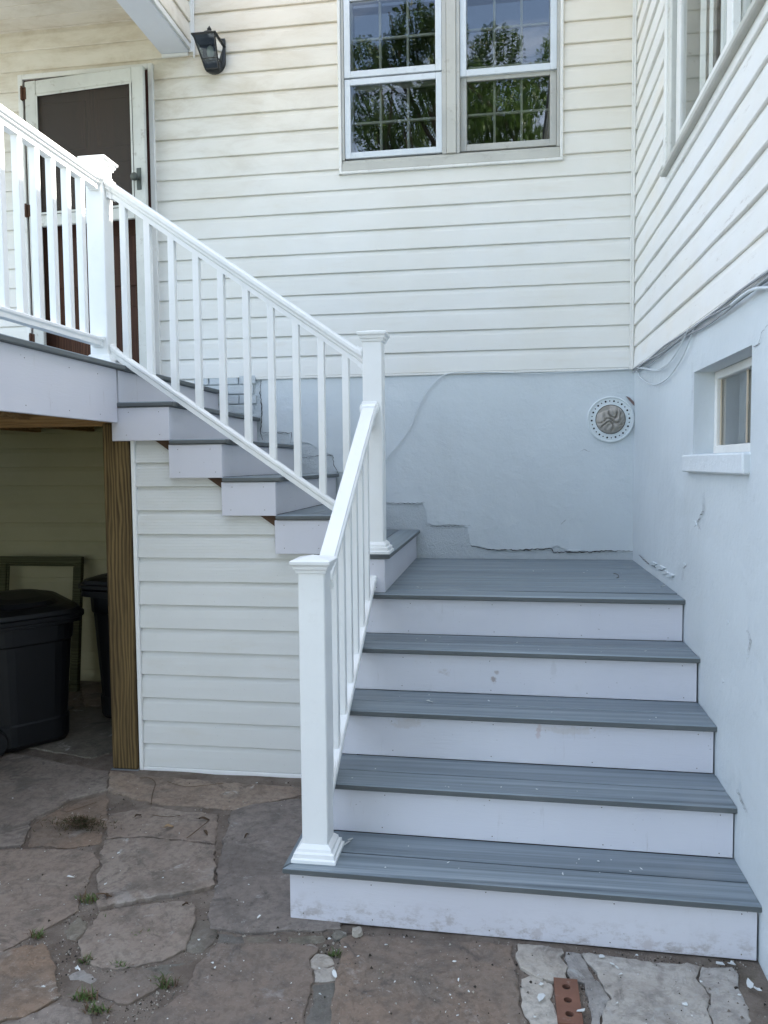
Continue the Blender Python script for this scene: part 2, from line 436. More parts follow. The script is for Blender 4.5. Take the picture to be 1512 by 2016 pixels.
DRYLEAF = m_simple('tan_dry_leaf', (.36, .24, .13), .7, .2)
CHIP = m_simple('white_paint_flake', (.66, .67, .65), .7, .15)
PEB = m_simple('pebble_grey', (.20, .17, .14), .85, .4, 30, .004)
PEBP = m_simple('pale_stone', (.42, .38, .32), .8, .2, 20, .006)
BRICKM = m_simple('red_clay_brick', (.20, .095, .062), .85, .2, 70, .002, dirt=.5, dirtcol=(.35, .28, .24))
HOLE = m_simple('packed_dirt_in_hole', (.05, .04, .03), .95, .3)
SHING = m_simple('grey_roof_shingle', (.09, .085, .08), .9, .2, 20, .005)

def m_leaf(name, c1, c2):
    a = NT(name); c = a.mix(a.rng(a.noise(1.7, 4, .6), .35, .65), c1, c2)
    tr = a.n('ShaderNodeBsdfTranslucent'); a.l(c, tr.inputs[0]); a.out(c, .45, None, .4)
    mx = a.n('ShaderNodeMixShader'); mx.inputs[0].default_value = .38
    a.l(a.b.outputs[0], mx.inputs[1]); a.l(tr.outputs[0], mx.inputs[2])
    a.l(mx.outputs[0], a.t.nodes['Material Output'].inputs[0]); return a.m
LEAF = m_leaf('leaf_green', (.07, .13, .025), (.13, .21, .05)); LEAFD = m_leaf('leaf_dark_green', (.03, .06, .015), (.07, .12, .03))
BLOOM = m_leaf('white_blossom', (.6, .6, .55), (.8, .8, .75))
BARK = m_simple('tree_bark', (.07, .055, .04), .9, .3, 20, .01)

def m_glass(name, tint=(.9, .93, .92), k=1.7, add=.02):
    m = D.materials.new(name); m.use_nodes = True; t = m.node_tree; t.nodes.clear()
    o = t.nodes.new('ShaderNodeOutputMaterial'); tr = t.nodes.new('ShaderNodeBsdfTransparent'); tr.inputs[0].default_value = (*tint, 1)
    g = t.nodes.new('ShaderNodeBsdfGlossy'); g.inputs['Roughness'].default_value = .0; g.inputs[0].default_value = (1, 1, 1, 1)
    fr = t.nodes.new('ShaderNodeFresnel'); fr.inputs[0].default_value = 1.5
    ma = t.nodes.new('ShaderNodeMath'); ma.operation = 'MULTIPLY_ADD'; ma.use_clamp = True
    ma.inputs[1].default_value = k; ma.inputs[2].default_value = add
    bp = t.nodes.new('ShaderNodeBump'); bp.inputs['Distance'].default_value = .004; bp.inputs['Strength'].default_value = .035
    nz = t.nodes.new('ShaderNodeTexNoise'); nz.inputs['Scale'].default_value = 2.2; nz.inputs['Detail'].default_value = 2
    ge = t.nodes.new('ShaderNodeNewGeometry'); t.links.new(ge.outputs['Position'], nz.inputs['Vector']); t.links.new(nz.outputs[0], bp.inputs['Height'])
    t.links.new(bp.outputs[0], g.inputs['Normal'])
    mx = t.nodes.new('ShaderNodeMixShader')
    t.links.new(fr.outputs[0], ma.inputs[0]); t.links.new(ma.outputs[0], mx.inputs[0])
    t.links.new(tr.outputs[0], mx.inputs[1]); t.links.new(g.outputs[0], mx.inputs[2]); t.links.new(mx.outputs[0], o.inputs[0])
    return m
GLASS = m_glass('window_glass', k=1.35, add=.035)
GLASS_S = m_glass('side_window_glass', (.93, .95, .94), k=.62, add=.0)
GLASS_I = m_glass('inner_window_glass', k=1.2, add=.01)
GLASS_L = m_glass('lantern_glass', (.45, .50, .48), 1.5, .03)
def m_screen():
    m = D.materials.new('door_screen_mesh'); m.use_nodes = True; t = m.node_tree
    b = t.nodes['Principled BSDF']; b.inputs['Base Color'].default_value = (.055, .043, .033, 1); b.inputs['Roughness'].default_value = .7
    tr = t.nodes.new('ShaderNodeBsdfTransparent'); mx = t.nodes.new('ShaderNodeMixShader'); mx.inputs[0].default_value = .7
    t.links.new(tr.outputs[0], mx.inputs[1]); t.links.new(b.outputs[0], mx.inputs[2]); t.links.new(mx.outputs[0], t.nodes['Material Output'].inputs[0])
    return m
SCREEN = m_screen()
def m_towel():
    a = NT('grey_towel')
    n = a.noise(40, 5, .7)
    c = a.mix(n, (.32, .295, .265), (.50, .465, .42))
    return a.out(c, .95, a.bump(a.noise(260, 3, .7), .0015, .9), .1)
TOWEL = m_towel()

# ------------------------------------------------------------------ ground
g = MB()
g.add([(-150, -150, -1.05), (150, -150, -1.05), (150, 150, -1.05), (-150, 150, -1.05)], [(0, 1, 2, 3)])
g.build('ground', LAWN, kind='structure')
g = MB(); g.add([(-16, -30, -1.03), (-6.25, -30, -1.03), (-6.25, 9, -1.03), (-16, 9, -1.03)], [(0, 1, 2, 3)])  # unseen pale ground added at left to bounce sunlight onto the right wall
g.build('unseen_bounce_ground', m_simple('pale_bounce_ground', (.42, .40, .37), .85, .12, 30, .003), kind='structure')
g = MB(); nx, ny = 90, 80
X0, X1, Y0, Y1 = -6.2, 0.0, -7.5, 0.0
vv = []
for j in range(ny+1):
    for i in range(nx+1):
        x = X0+(X1-X0)*i/nx; y = Y0+(Y1-Y0)*j/ny
        vv.append((x, y, gz(y)-.0045+.008*noise.noise(Vector((x*4, y*4, 0)))))
g.add(vv, [(j*(nx+1)+i, j*(nx+1)+i+1, (j+1)*(nx+1)+i+1, (j+1)*(nx+1)+i) for j in range(ny) for i in range(nx)])
patio = g.build('patio', DIRTM, smooth=True, kind='structure')

def K7(l): return [(u/1.9895, 1500+v/1.9895) for u, v in l]
def K8(l): return [(740+u/1.9585, 1600+v/1.9585) for u, v in l]
stones = [
 (K7([(850,712),(1225,714),(1254,730),(1214,775),(1226,830),(1200,1000),(1195,1120),(470,1160),(610,985),(730,900),(775,800)]), STONEW, .006),
 (K8([(-130,480),(-60,465),(528,508),(532,600),(555,680),(560,760),(600,900),(-190,960),(-165,700)]), STONEW, .004),
 (K7([(855,400),(905,200),(1000,170),(1180,150),(1400,400),(1330,655),(1190,665),(1080,662),(950,668),(860,655),(825,650),(815,600),(838,505)]), STONE, .008),
 (K7([(412,310),(560,300),(845,335),(838,490),(720,520),(590,545),(470,562),(385,576),(384,450),(396,380)]), STONE, .012),
 (K7([(-60,348),(160,345),(375,352),(382,400),(340,490),(300,580),(185,655),(0,742),(-120,780)]), STONE, .006),
 (K7([(-60,770),(95,722),(168,716),(200,775),(222,850),(240,920),(90,1000),(-70,1050)]), STONEW, .008),
 (K7([(-60,1070),(90,1000),(225,945),(300,965),(352,1000),(395,1140),(-80,1180)]), STONE, .004),
 (K7([(372,915),(425,855),(515,820),(600,825),(652,842),(640,868),(510,948),(420,935)]), STONEW, .006),
 (K7([(302,700),(352,650),(395,590),(590,556),(700,548),(765,558),(770,610),(728,735),(640,780),(560,790),(480,808),(400,805),(325,770)]), STONE, .006),
 (K7([(735,700),(775,612),(822,622),(846,660),(842,708),(790,744),(732,738)]), CONC, .0),
 (K7([(856,664),(950,674),(955,708),(900,704),(852,703)]), CONC, -.004),
 (K7([(962,676),(1080,672),(1120,676),(1118,712),(1010,710),(962,708)]), CONC, -.006),
 (K7([(1128,676),(1270,672),(1268,700),(1225,708),(1126,710)]), CONC, -.004),
 (K7([(1220,772),(1245,752),(1300,758),(1305,790),(1235,812),(1222,800)]), STONEP, .0),
 (K7([(1238,816),(1306,796),(1314,820),(1308,852),(1232,852)]), STONEP, .002),
 (K7([(1228,866),(1312,860),(1308,960),(1300,1120),(1192,1120),(1205,980)]), CONC, -.002),
 (K7([(430,200),(600,175),(700,190),(858,205),(840,325),(560,292),(415,300)]), STONE, .004),
 (K7([(-60,-60),(420,40),(425,110),(270,150),(120,235),(90,335),(-80,340)]), STONE, .006),
 (K7([(130,240),(275,158),(425,118),(424,190),(400,320),(240,335),(110,330)]), STONEW, .0),
 (K7([(430,40),(600,58),(900,82),(1180,95),(1180,125),(1050,155),(920,186),(860,180),(640,168),(560,150),(430,120)]), STONE, .004),
 (K7([(250,660),(310,600),(345,625),(345,650),(295,695),(262,690)]), CONC, .0),
 (K7([(235,870),(260,830),(330,810),(390,845),(360,900),(290,915),(245,905)]), STONEP, -.004),
 (K7([(540,805),(600,795),(690,780),(770,770),(760,800),(690,838),(560,822)]), CONC, -.004),
 (K8([(540,508),(640,516),(718,532),(715,560),(740,600),(735,650),(680,655),(640,640),(560,600),(538,560)]), STONEP, .008),
 (K8([(555,640),(600,622),(645,650),(682,662),(692,740),(700,820),(640,900),(590,800),(565,760)]), STONEP, .004),
 (K8([(735,540),(790,545),(850,640),(870,655),(900,720),(860,800),(850,1000),(838,1000),(830,760),(800,660),(745,650)]), STONEP, .004),
 (K8([(797,548),(900,560),(1100,580),(1250,594),(1235,640),(1290,700),(1275,760),(1320,900),(1330,1000),(858,1000),(868,805),(908,722),(876,652),(856,636)]), STONEP, .007),
 (K8([(1257,595),(1380,605),(1400,660),(1425,720),(1440,800),(1460,1000),(1338,1000),(1328,900),(1283,760),(1298,700),(1243,640)]), STONEP, .003),
 (K8([(1405,590),(1500,600),(1540,700),(1540,900),(1460,900),(1430,760),(1400,660)]), CONC, -.012),
]
def stone_mesh(poly3, zoff, seed, jit=.006):
    rr = random.Random(seed); P = [Vector((p.x, p.y)) for p in poly3]; n = len(P)
    A = sum(P[i].x*P[(i+1) % n].y-P[(i+1) % n].x*P[i].y for i in range(n))
    if A < 0: P.reverse()
    out = []
    for i in range(n):
        a, b = P[i], P[(i+1) % n]; k = max(1, int((b-a).length/.018)); t = (b-a).normalized(); nn = Vector((-t.y, t.x))
        for q in range(k):
            p = a.lerp(b, q/k)
            out.append(p+nn*(.012*noise.noise(Vector((p.x*9, p.y*9, seed)))+.010*noise.noise(Vector((p.x*28, p.y*28, seed)))+.006*noise.noise(Vector((p.x*70, p.y*70, seed))))+Vector((rr.uniform(-.002, .002), rr.uniform(-.002, .002))))
    c = sum(out, Vector((0, 0)))/len(out)
    tx, ty = rr.uniform(-.010, .010), rr.uniform(-.010, .010)
    def z(p): return gz(p.y)+zoff+tx*(p.x-c.x)+ty*(p.y-c.y)+.0025*noise.noise(Vector((p.x*5, p.y*5, seed)))
    m = len(out); ins = []
    for i in range(m):
        a, b, d = out[i-1], out[i], out[(i+1) % m]; t = (d-a).normalized(); nn = Vector((-t.y, t.x)); ins.append(nn)
    mb = MB()
    rings = [[(p.x, p.y, gz(p.y)-.045) for p in out], [(p.x, p.y, z(p)-.0035) for p in out],
             [((out[i]+ins[i]*.004).x, (out[i]+ins[i]*.004).y, z(out[i])-.0012+.0022*noise.noise(Vector((out[i].x*40, out[i].y*40, seed)))) for i in range(m)],
             [((out[i]+ins[i]*.016).x, (out[i]+ins[i]*.016).y, z(out[i])) for i in range(m)]]
    mb.loft(rings, cap=False); mb.f.append(tuple(range(3*m, 4*m))); mb.m.append(0)
    return mb, out
outs = []
for i, (px, mt, zo) in enumerate(stones):
    mb, o = stone_mesh([atg(u, v) for u, v in px], zo, i+1); outs.append(o)
    mb.build('flagstone', mt, patio)
def inside(p, poly):
    r = False; n = len(poly)
    for i in range(n):
        a, b = poly[i], poly[i-1]
        if (a.y > p.y) != (b.y > p.y) and p.x < (b.x-a.x)*(p.y-a.y)/(b.y-a.y)+a.x: r = not r
    return r
def anyin(p): return any(inside(p, o) for o in outs)
# the rest of the paving beyond the picture: irregular clipped cells
sites = []
rr = random.Random(3)
for i in range(12):
    for j in range(14):
        sites.append(Vector((-6.1+i*.56+rr.uniform(-.2, .2), -7.3+j*.54+rr.uniform(-.2, .2))))
nman = len(outs)
for si, s in enumerate(sites):
    poly = [s+Vector(q) for q in ((-.9, -.9), (.9, -.9), (.9, .9), (-.9, .9))]
    for t in sites:
        if t is s or (t-s).length > 1.8: continue
        mid = (s+t)/2; nrm = (t-s).normalized(); mid = mid-nrm*.014; new = []
        for k in range(len(poly)):
            a, b = poly[k-1], poly[k]; da, db = (a-mid).dot(nrm), (b-mid).dot(nrm)
            if (da < 0) != (db < 0): new.append(a.lerp(b, da/(da-db)))
            if db < 0: new.append(b)
        poly = new
        if len(poly) < 3: break
    if len(poly) < 3: continue
    if any(p.x > -.01 or p.y > -.02 for p in poly): 
        poly = [Vector((min(p.x, -.02), min(p.y, -.03))) for p in poly]
    bad = False
    for o in outs[:nman]:
        if any(inside(p, o) for p in poly) or any(inside(p, poly) for p in o) or inside(s, o): bad = True; break
    if bad: continue
    if -1.60 < s.x and -2.5 < s.y < 0: continue
    mb, o = stone_mesh(poly, rr.uniform(-.003, .007), 100+si)
    mb.build('flagstone', rr.choice([STONE, STONE, STONEW, CONC]), patio); outs.append(o)

# loose grit in the joints, and flakes of paint: uncountable
def visible_pt(rr):
    while True:
        u, v = rr.uniform(-40, 1540), 1510+rr.random()**.7*540
        p = atg(u, v)
        if p.y > -2.56 and p.x > -1.58: continue
        if p.y > -1.40 and p.x > -2.68: continue
        return p
rr = random.Random(11); gm = MB(); n = 0; tries = 0
while n < 5200 and tries < 90000:
    tries += 1; p = visible_pt(rr); q = Vector((p.x, p.y)); on = anyin(q)
    if on and rr.random() > .03: continue
    r = rr.choice([.0015, .002, .003, .0045])*rr.uniform(.8, 1.5); z = gz(p.y)+(.004 if on else -.007)
    a = rr.uniform(0, 6.3)
    pts = [(p.x+r*math.cos(a+k*2.09), p.y+r*math.sin(a+k*2.09), z) for k in range(3)]
    gm.add(pts+[(p.x, p.y, z+r*1.1)], [(0, 1, 3), (1, 2, 3), (2, 0, 3)], rr.choice([0, 0, 1, 2])); n += 1
o = gm.build('loose_grit', [PEB, PEBP, HOLE], kind='stuff'); tag(o, 'loose grit and crumbs scattered in the joints of the flagstone patio', 'grit')
fm = MB()
def flake(mb, p, r, z, rr, el=1.0):
    k = rr.choice([6, 7, 8, 9]); a = rr.uniform(0, 6.3); ca, sa = math.cos(a), math.sin(a); tilt = rr.uniform(-.45, .45)
    ring = []
    for i in range(k):
        t = i*2*math.pi/k; q = r*rr.uniform(.45, 1.2)
        x, y = q*math.cos(t)*el, q*math.sin(t)
        ring.append((p.x+x*ca-y*sa, p.y+x*sa+y*ca, z+.0012+abs(tilt)*r+tilt*x+(y*y/r)*.5*(1 if tilt > 0 else 0)))
    top = [(x, y, zz+.0012) for x, y, zz in ring]
    mb.loft([ring, top])
for _ in range(520):
    p = visible_pt(rr)
    on = anyin(Vector((p.x, p.y)))
    if on and rr.random() < .72: continue
    flake(fm, p, rr.choice([.0012, .0016, .0016, .0022, .0034])*rr.uniform(.8, 1.3), gz(p.y)+(.009 if on else -.008), rr, rr.uniform(1, 2))
for u, v, r in ((505,1547,.010),(330,1733,.009),(360,1745,.007),(140,1733,.010),(1185,1890,.016),(1205,1905,.009),(1215,1912,.008),(1222,1925,.008),(1065,1945,.012),(1065,1972,.020),(1348,1984,.014),(1145,1998,.016),(1475,1945,.018),(1490,1955,.012),(760,1868,.009),(895,1900,.007),(705,1890,.008),(510,1812,.008),(630,1965,.007),(1440,1905,.014),(1418,1905,.014),(1215,1982,.006),(1380,1940,.006),(660,1925,.014),(648,1855,.010),(1010,1660,.006),(152,1912,.010),(155,1915,.008)):
    p = atg(u, v); flake(fm, p, r*.62, gz(p.y)+.010, rr, rr.uniform(1, 2.2))
o = fm.build('paint_flakes', CHIP, kind='stuff'); tag(o, 'white paint flakes scattered over the flagstones in front of the steps', 'paint flakes')

# ------------------------------------------------------------------ siding maker
def subtract(x0, x1, holes):
    segs = [(x0, x1)]
    for a, b in holes:
        new = []
        for s, e in segs:
            if b <= s or a >= e: new.append((s, e)); continue
            if a > s: new.append((s, a))
            if b < e: new.append((b, e))
        segs = new
    return [s for s in segs if s[1]-s[0] > .01]
def siding(parent, mat, lo, hi, zb, ex, n, holes, tr, seed=0, name='siding_board', zmax=99, xlim=None, wav=.0016, dp=.0145, diag=None):
    """courses; tr(a, out, z) -> world point, a along wall, out = distance proud of the wall."""
    for k in range(n):
        z0 = zb+k*ex; z1 = z0+ex
        if z0 >= zmax: break
        l, h = (lo, hi) if xlim is None else xlim(z0, z1)
        if h-l < .02: continue
        cuts = sorted(({z0+ex*q/8 for q in range(1, 8) if z0+ex*q/8 < zmax-.004} if diag and diag(z1) < h else set()) | {z0, min(z1, zmax)} | {z for (a, b, c, d) in holes for z in (c, d) if z0+.004 < z < min(z1, zmax)-.004})
        segs = []
        for i in range(len(cuts)-1):
            c0, c1 = cuts[i], cuts[i+1]; mid = (c0+c1)/2
            hh_ = min(h, diag(c1)) if diag else h
            if hh_-l < .02: continue
            for s, e in subtract(l, hh_, [(a, b) for (a, b, c, d) in holes if c < mid < d]): segs.append((s, e, c0, c1))
        groups = []
        for sg in segs:
            hit = [gr for gr in groups if any(min(sg[1], q[1])-max(sg[0], q[0]) > .01 and (abs(sg[2]-q[3]) < 1e-6 or abs(sg[3]-q[2]) < 1e-6) for q in gr)]
            m = [sg]
            for gr in hit: m += gr; groups.remove(gr)
            groups.append(m)
        for gr in groups:
            mb = MB()
            for s, e, c0, c1 in gr:
                nseg = max(1, int((e-s)/.22)); rings = []
                for i in range(nseg+1):
                    a = s+(e-s)*i/nseg
                    wv = wav*noise.noise(Vector((a*2.3, k*3.7, seed)))*2; sg_ = .0012*noise.noise(Vector((a*1.1, k*5.1, seed+9)))
                    def prof(z):
                        t = (z-z0)/ex
                        tab = ((0, 1.0), (.5, .80), (.76, .62), (.89, .28), (1.0, 0.0))
                        for (t0, v0), (t1, v1) in zip(tab, tab[1:]):
                            if t <= t1+1e-6: q_ = v0+(v1-v0)*(t-t0)/(t1-t0); break
                        return .004+dp*q_+wv
                    zm = (c0+c1)/2
                    bot = c0+(sg_ if c0 == z0 else 0); hook = .0035 if c0 == z0 else 0
                    zs_ = [c0+(c1-.0005-c0)*f_ for f_ in (.25, .5, .64, .76, .83, .89, .95)]
                    pr = [(.0005, c0), (prof(c0)-hook, bot), (prof(c0), bot+hook)]+[(prof(z_), z_) for z_ in zs_]+[(prof(c1-.001), c1-.0005), (.0005, c1-.0005)]
                    rings.append([tr(a, o_, z_) for o_, z_ in pr])
                mb.loft(rings)
            mb.build(name, mat, parent)

# ------------------------------------------------------------------ house
house = thing('house', 'white vinyl sided house around the corner of the steps, on a pale blue foundation', 'house')
def part(name, mb, mat, parent=house, **k): return mb.build(name, mat, parent, **k)
ZE = 4.68
back = MB()
def wall_cells(mb, plane, a0, a1, z0, z1, holes, t0, t1):
    xs = sorted({a0, a1}|{v for h in holes for v in h[:2]}); zs = sorted({z0, z1}|{v for h in holes for v in h[2:]})
    for i in range(len(xs)-1):
        for j in range(len(zs)-1):
            cx, cz = (xs[i]+xs[i+1])/2, (zs[j]+zs[j+1])/2
            if any(h[0] < cx < h[1] and h[2] < cz < h[3] for h in holes): continue
            if plane == 'y': mb.box(xs[i], xs[i+1], t0, t1, zs[j], zs[j+1])
            else: mb.box(t0, t1, xs[i], xs[i+1], zs[j], zs[j+1])
WIN = (-1.845, -.470, 2.515, 3.66); DOOR = (-4.065, -3.15, 1.13, 3.262)
SW = (-3.30, -1.02, 2.105, 3.45)      # y0,y1,z0,z1 on right wall
BW = (-2.375, -1.575, .65, 1.0)
wall_cells(back, 'y', -5.6, .2, 1.2, ZE, [WIN, DOOR], 0.001, .2)
bw = part('back_wall', back, VINYL)
holesb = [(-1.866, -.449, 2.490, 9), (-4.092, -3.118, 0, 3.292), (-9, -2.858, 3.60, 9)]
TRb = lambda a, o, z: (a, -o, z)
siding(bw, VINYL, -5.6, -.026, 1.206, .1323, 27, holesb, TRb, 1, zmax=ZE, dp=.0135)
siding(bw, VINYL, -5.6, -2.890, 1.206-.1323, .1323, 1, holesb, TRb, 2)
side = MB(); wall_cells(side, 'x', -7.5, .2, 1.2, ZE, [SW], 0.001, .2)
sw = part('side_wall', side, VINYL_S)
TRs = lambda a, o, z: (-o, a, z)
siding(sw, VINYL_S, -7.5, -.030, 1.198, .1310, 27, [(-3.35, -.965, 2.055, 3.50)], TRs, 3, zmax=ZE, wav=.0026, dp=.0145)
# inside corner post
cp = MB()
cp.box(-.028, -.001, -.034, -.001, 1.19, ZE, .003); cp.box(-.040, -.0285, -.030, -.019, 1.19, ZE, .002); cp.box(-.030, -.019, -.046, -.035, 1.192, ZE, .002)
part('corner_trim', cp, TRIMW)
st = MB(); st.box(-2.45, -.045, -.018, -.001, 1.192, 1.2055, .002); part('starter_strip', st, TRIMW)
st = MB(); st.box(-.018, -.001, -7.5, -.05, 1.186, 1.1975, .002); part('starter_strip', st, TRIMW)

# foundation: rough masonry, smooth coat stepping down over it
fd = MB(); wall_cells(fd, 'y', -2.89, .2, -1.06, 1.198, [], -.002, .2)
fpart = part('foundation', fd, FOUNDR)
def grid_wall(mb, plane, a0, a1, z0, z1, amp, step=.06, holes=(), off=0.0, seed=0, keep=None):
    na = max(1, int((a1-a0)/step)); nz = max(1, int((z1-z0)/step))
    xs = sorted(set([a0+(a1-a0)*i/na for i in range(na+1)]) | {v for h in holes for v in h[:2]})
    zs = sorted(set([z0+(z1-z0)*i/nz for i in range(nz+1)]) | {v for h in holes for v in h[2:]})
    vs_ = []; 
    for z in zs:
        for a in xs:
            d = off+amp*(noise.noise(Vector((a*1.3, z*1.3, seed)))+.35*noise.noise(Vector((a*6, z*6, seed+5))))
            if any(h[0]-.01 <= a <= h[1]+.01 and h[2]-.01 <= z <= h[3]+.01 for h in holes): d = off
            vs_.append((a, -d, z) if plane == 'y' else (-d, a, z))
    nX = len(xs); fs = []
    for j in range(len(zs)-1):
        for i in range(nX-1):
            cx, cz = (xs[i]+xs[i+1])/2, (zs[j]+zs[j+1])/2
            if any(h[0] < cx < h[1] and h[2] < cz < h[3] for h in holes): continue
            if keep and not keep(cx, cz): continue
            q = (j*nX+i, j*nX+i+1, (j+1)*nX+i+1, (j+1)*nX+i)
            fs.append(q if plane == 'y' else q[::-1])
    mb.add(vs_, fs)
# smooth plaster coat on the back foundation with a ragged lower edge
coat_line = [(-2.424, 1.197), (-2.424, .81), (-2.30, .838), (-2.222, .832), (-2.23, .77), (-2.08, .76), (-1.945, .68), (-1.93, .575), (-1.75, .56), (-1.62, .40), (-1.582, .366), (-1.323, .362), (-1.318, .222), (-1.15, .215), (-1.03, .205), (-1.026, .085), (-.93, .07), (-.786, .049), (-.64, .058), (-.464, .070), (-.30, .048), (-.15, .06), (-.004, .045)]
pl = []
for i in range(len(coat_line)-1):
    a, b = Vector(coat_line[i]), Vector(coat_line[i+1]); k = max(1, int((b-a).length/.016))
    for q in range(k):
        p = a.lerp(b, q/k)
        j = .016*noise.noise(Vector((p.x*9, p.y*9, 2)))+.012*noise.noise(Vector((p.x*34, p.y*34, 4)))+.006*noise.noise(Vector((p.x*90, p.y*90, 6)))
        pl.append(Vector((p.x+(j if abs(b.x-a.x) < .03 else 0), p.y+j)))
pl.append(Vector(coat_line[-1]))
mb = MB()
# fill the coat as vertical strips from its edge to the siding
pl2 = []; lastx = -9
for p in pl[1:]:
    if p.x > lastx+.0005: pl2.append(p); lastx = p.x
    else: pl2[-1] = Vector((pl2[-1].x, min(pl2[-1].y, p.y))) if pl2 else p
nzr = 14; rows = []
for p in pl2:
    colr = []
    for j in range(nzr+1):
        z = p.y+(1.198-p.y)*j/nzr
        d = .0062+.0030*noise.noise(Vector((p.x*1.6, z*1.6, 7)))+(.0018*noise.noise(Vector((p.x*16, z*16, 1))) if j == 0 else 0)
        colr.append((p.x, -d, z))
    rows.append(colr)
nP = len(rows)
vs_ = [q for c in rows for q in c]; fs = []
for i in range(nP-1):
    for j in range(nzr):
        a = i*(nzr+1)+j; b = (i+1)*(nzr+1)+j; fs.append((a, b, b+1, a+1))
o = len(vs_)
for c in rows: vs_.append((c[0][0], 0.0, c[0][2]-.001))
for i in range(nP-1): fs.append((o+i, o+i+1, (i+1)*(nzr+1), i*(nzr+1)))
vs_ += [(rows[0][j][0], 0.0, rows[0][j][2]) for j in range(nzr+1)]; o2 = o+nP
for j in range(nzr): fs.append((o2+j, j, j+1, o2+j+1))
mb.add(vs_, fs)
part('plaster_coat', mb, FOUND, fpart)
# separate remnants of coat with little steps
def chipblock(poly, d, mat=FOUND, plane='y', parent=fpart, name='loose_plaster_edge'):
    m_ = MB(); rings = []
    for dd, sc in ((0, 1), (d*.7, 1), (d, .9)):
        c = sum((Vector(p) for p in poly), Vector((0, 0)))/len(poly)
        rings.append([((c+(Vector(p)-c)*sc).x, -.003-dd, (c+(Vector(p)-c)*sc).y) if plane == 'y' else (-.003-dd, (c+(Vector(p)-c)*sc).x, (c+(Vector(p)-c)*sc).y) for p in poly])
    m_.loft(rings); return part(name, m_, mat, parent)
for u0, v0, ww, hh in ((812, 990, 34, 3), (1130, 1083, 34, 3)):
    q = [at(u0+dx*ww, v0+dy*hh, 'y', -.008) for dx, dy in ((-.5, -.3), (0, -.55), (.5, -.3), (.48, .5), (.1, .7), (-.45, .4))]
    chipblock([(p.x, p.z) for p in q], .0095)
# cracks: thin grooves filled with shadow-dark gap
CRK = m_simple('crack_gap', (.05, .045, .04), .9)
def crack(pts, wd, seed, ax='y', off=.0115):
    m_ = MB(); P = []; rr_ = random.Random(seed)
    for i in range(len(pts)-1):
        a, b = Vector(pts[i]), Vector(pts[i+1]); k = max(2, int((b-a).length/.012))
        for q in range(k): P.append(a.lerp(b, q/k)+Vector((rr_.uniform(-.0035, .0035), rr_.uniform(-.0035, .0035))))
    P.append(Vector(pts[-1]))
    vs_ = []; fs = []
    for i, p in enumerate(P):
        t = (P[min(i+1, len(P)-1)]-P[max(0, i-1)]).normalized(); n_ = Vector((-t.y, t.x)); w_ = wd*rr_.uniform(.25, 1)*(.3+.7*math.sin(math.pi*(i+.5)/len(P)))
        for s_g in (-1, 1):
            q = p+n_*w_*s_g*.5
            vs_.append((q.x, -off, q.y) if ax == 'y' else (-off, q.x, q.y))
    for i in range(len(P)-1): fs.append((2*i, 2*i+2, 2*i+3, 2*i+1))
    o_ = len(vs_); vs_ += [((x, y+.004, z) if ax == 'y' else (x+.004, y, z)) for x, y, z in vs_]
    fs += [(o_+2*i, o_+2*i+1, o_+2*i+3, o_+2*i+2) for i in range(len(P)-1)]
    m_.add(vs_, fs); return part('crack', m_, CRK, fpart)
Y = lambda l: [(at(u, v, 'y', -.01).x, at(u, v, 'y', -.01).z) for u, v in l]
XX = lambda l: [(at(u, v, 'x', -.01).y, at(u, v, 'x', -.01).z) for u, v in l]
crack(Y([(514, 746), (512, 775), (516, 800), (513, 850), (517, 866)]), .006, 1, off=.0135)
crack(Y([(516, 852), (574, 852), (572, 872)]), .004, 2, off=.0135)
crack(Y([(596, 901), (620, 898), (655, 897), (657, 915), (668, 938)]), .004, 3, off=.0135)
crack(Y([(762, 990), (800, 991), (836, 989)]), .004, 4, off=.0135)
crack(Y([(838, 1036), (880, 1036), (926, 1034)]), .003, 5, off=.0135)
crack(Y([(926, 1074), (960, 1082), (1010, 1083), (1085, 1080), (1090, 1087), (1160, 1087), (1200, 1084), (1250, 1086)]), .009, 6, off=.0135)
crack(Y([(1143, 888), (1150, 884), (1162, 890)]), .002, 7, off=.0135)
crack(Y([(1105, 1033), (1114, 1023)]), .002, 8, off=.0135)
FR = part('side_foundation', MB(), FOUND)   # placeholder mesh filled below
mb = MB(); grid_wall(mb, 'x', -7.5, 0.0, -1.06, 1.198, .007, .09, [BW], .006, 3)
D.objects.remove(FR); FR = mb.build('foundation', FOUND, house, smooth=True)
mb = MB(); mb.box(.004, .2, -7.5, -2.376, -1.06, 1.197); mb.box(.004, .2, -1.574, .2, -1.06, 1.197); mb.box(.004, .2, -2.376, -1.574, -1.06, .649); mb.box(.004, .2, -2.376, -1.574, 1.001, 1.197)
part('foundation_core', mb, FOUND)
crack(XX([(1385, 970), (1384, 1005), (1372, 1030), (1378, 1042)]), .0045, 21, 'x')
crack(XX([(1362, 712), (1364, 760), (1361, 800)]), .002, 22, 'x')
crack(XX([(1484, 683), (1494, 676), (1500, 655), (1512, 640)]), .003, 23, 'x')
crack(XX([(1342, 1145), (1345, 1120), (1352, 1112)]), .003, 24, 'x')
crack(XX([(1258, 1092), (1275, 1108), (1298, 1120), (1322, 1135)]), .006, 25, 'x', .014)
crack(XX([(1470, 1240), (1478, 1262), (1472, 1290)]), .003, 26, 'x')
crack(XX([(1452, 1555), (1462, 1580), (1471, 1600)]), .003, 27, 'x', .014)
for (u, v, s_q) in ((1300, 1118, 10), (1310, 1128, 8), (1285, 1110, 8), (1318, 1133, 9)):
    q = XX([(u-s_q, v-3), (u, v-5), (u+s_q, v), (u+s_q*.6, v+4), (u-s_q*.5, v+3)]); chipblock(q, .012, plane='x', parent=FR)
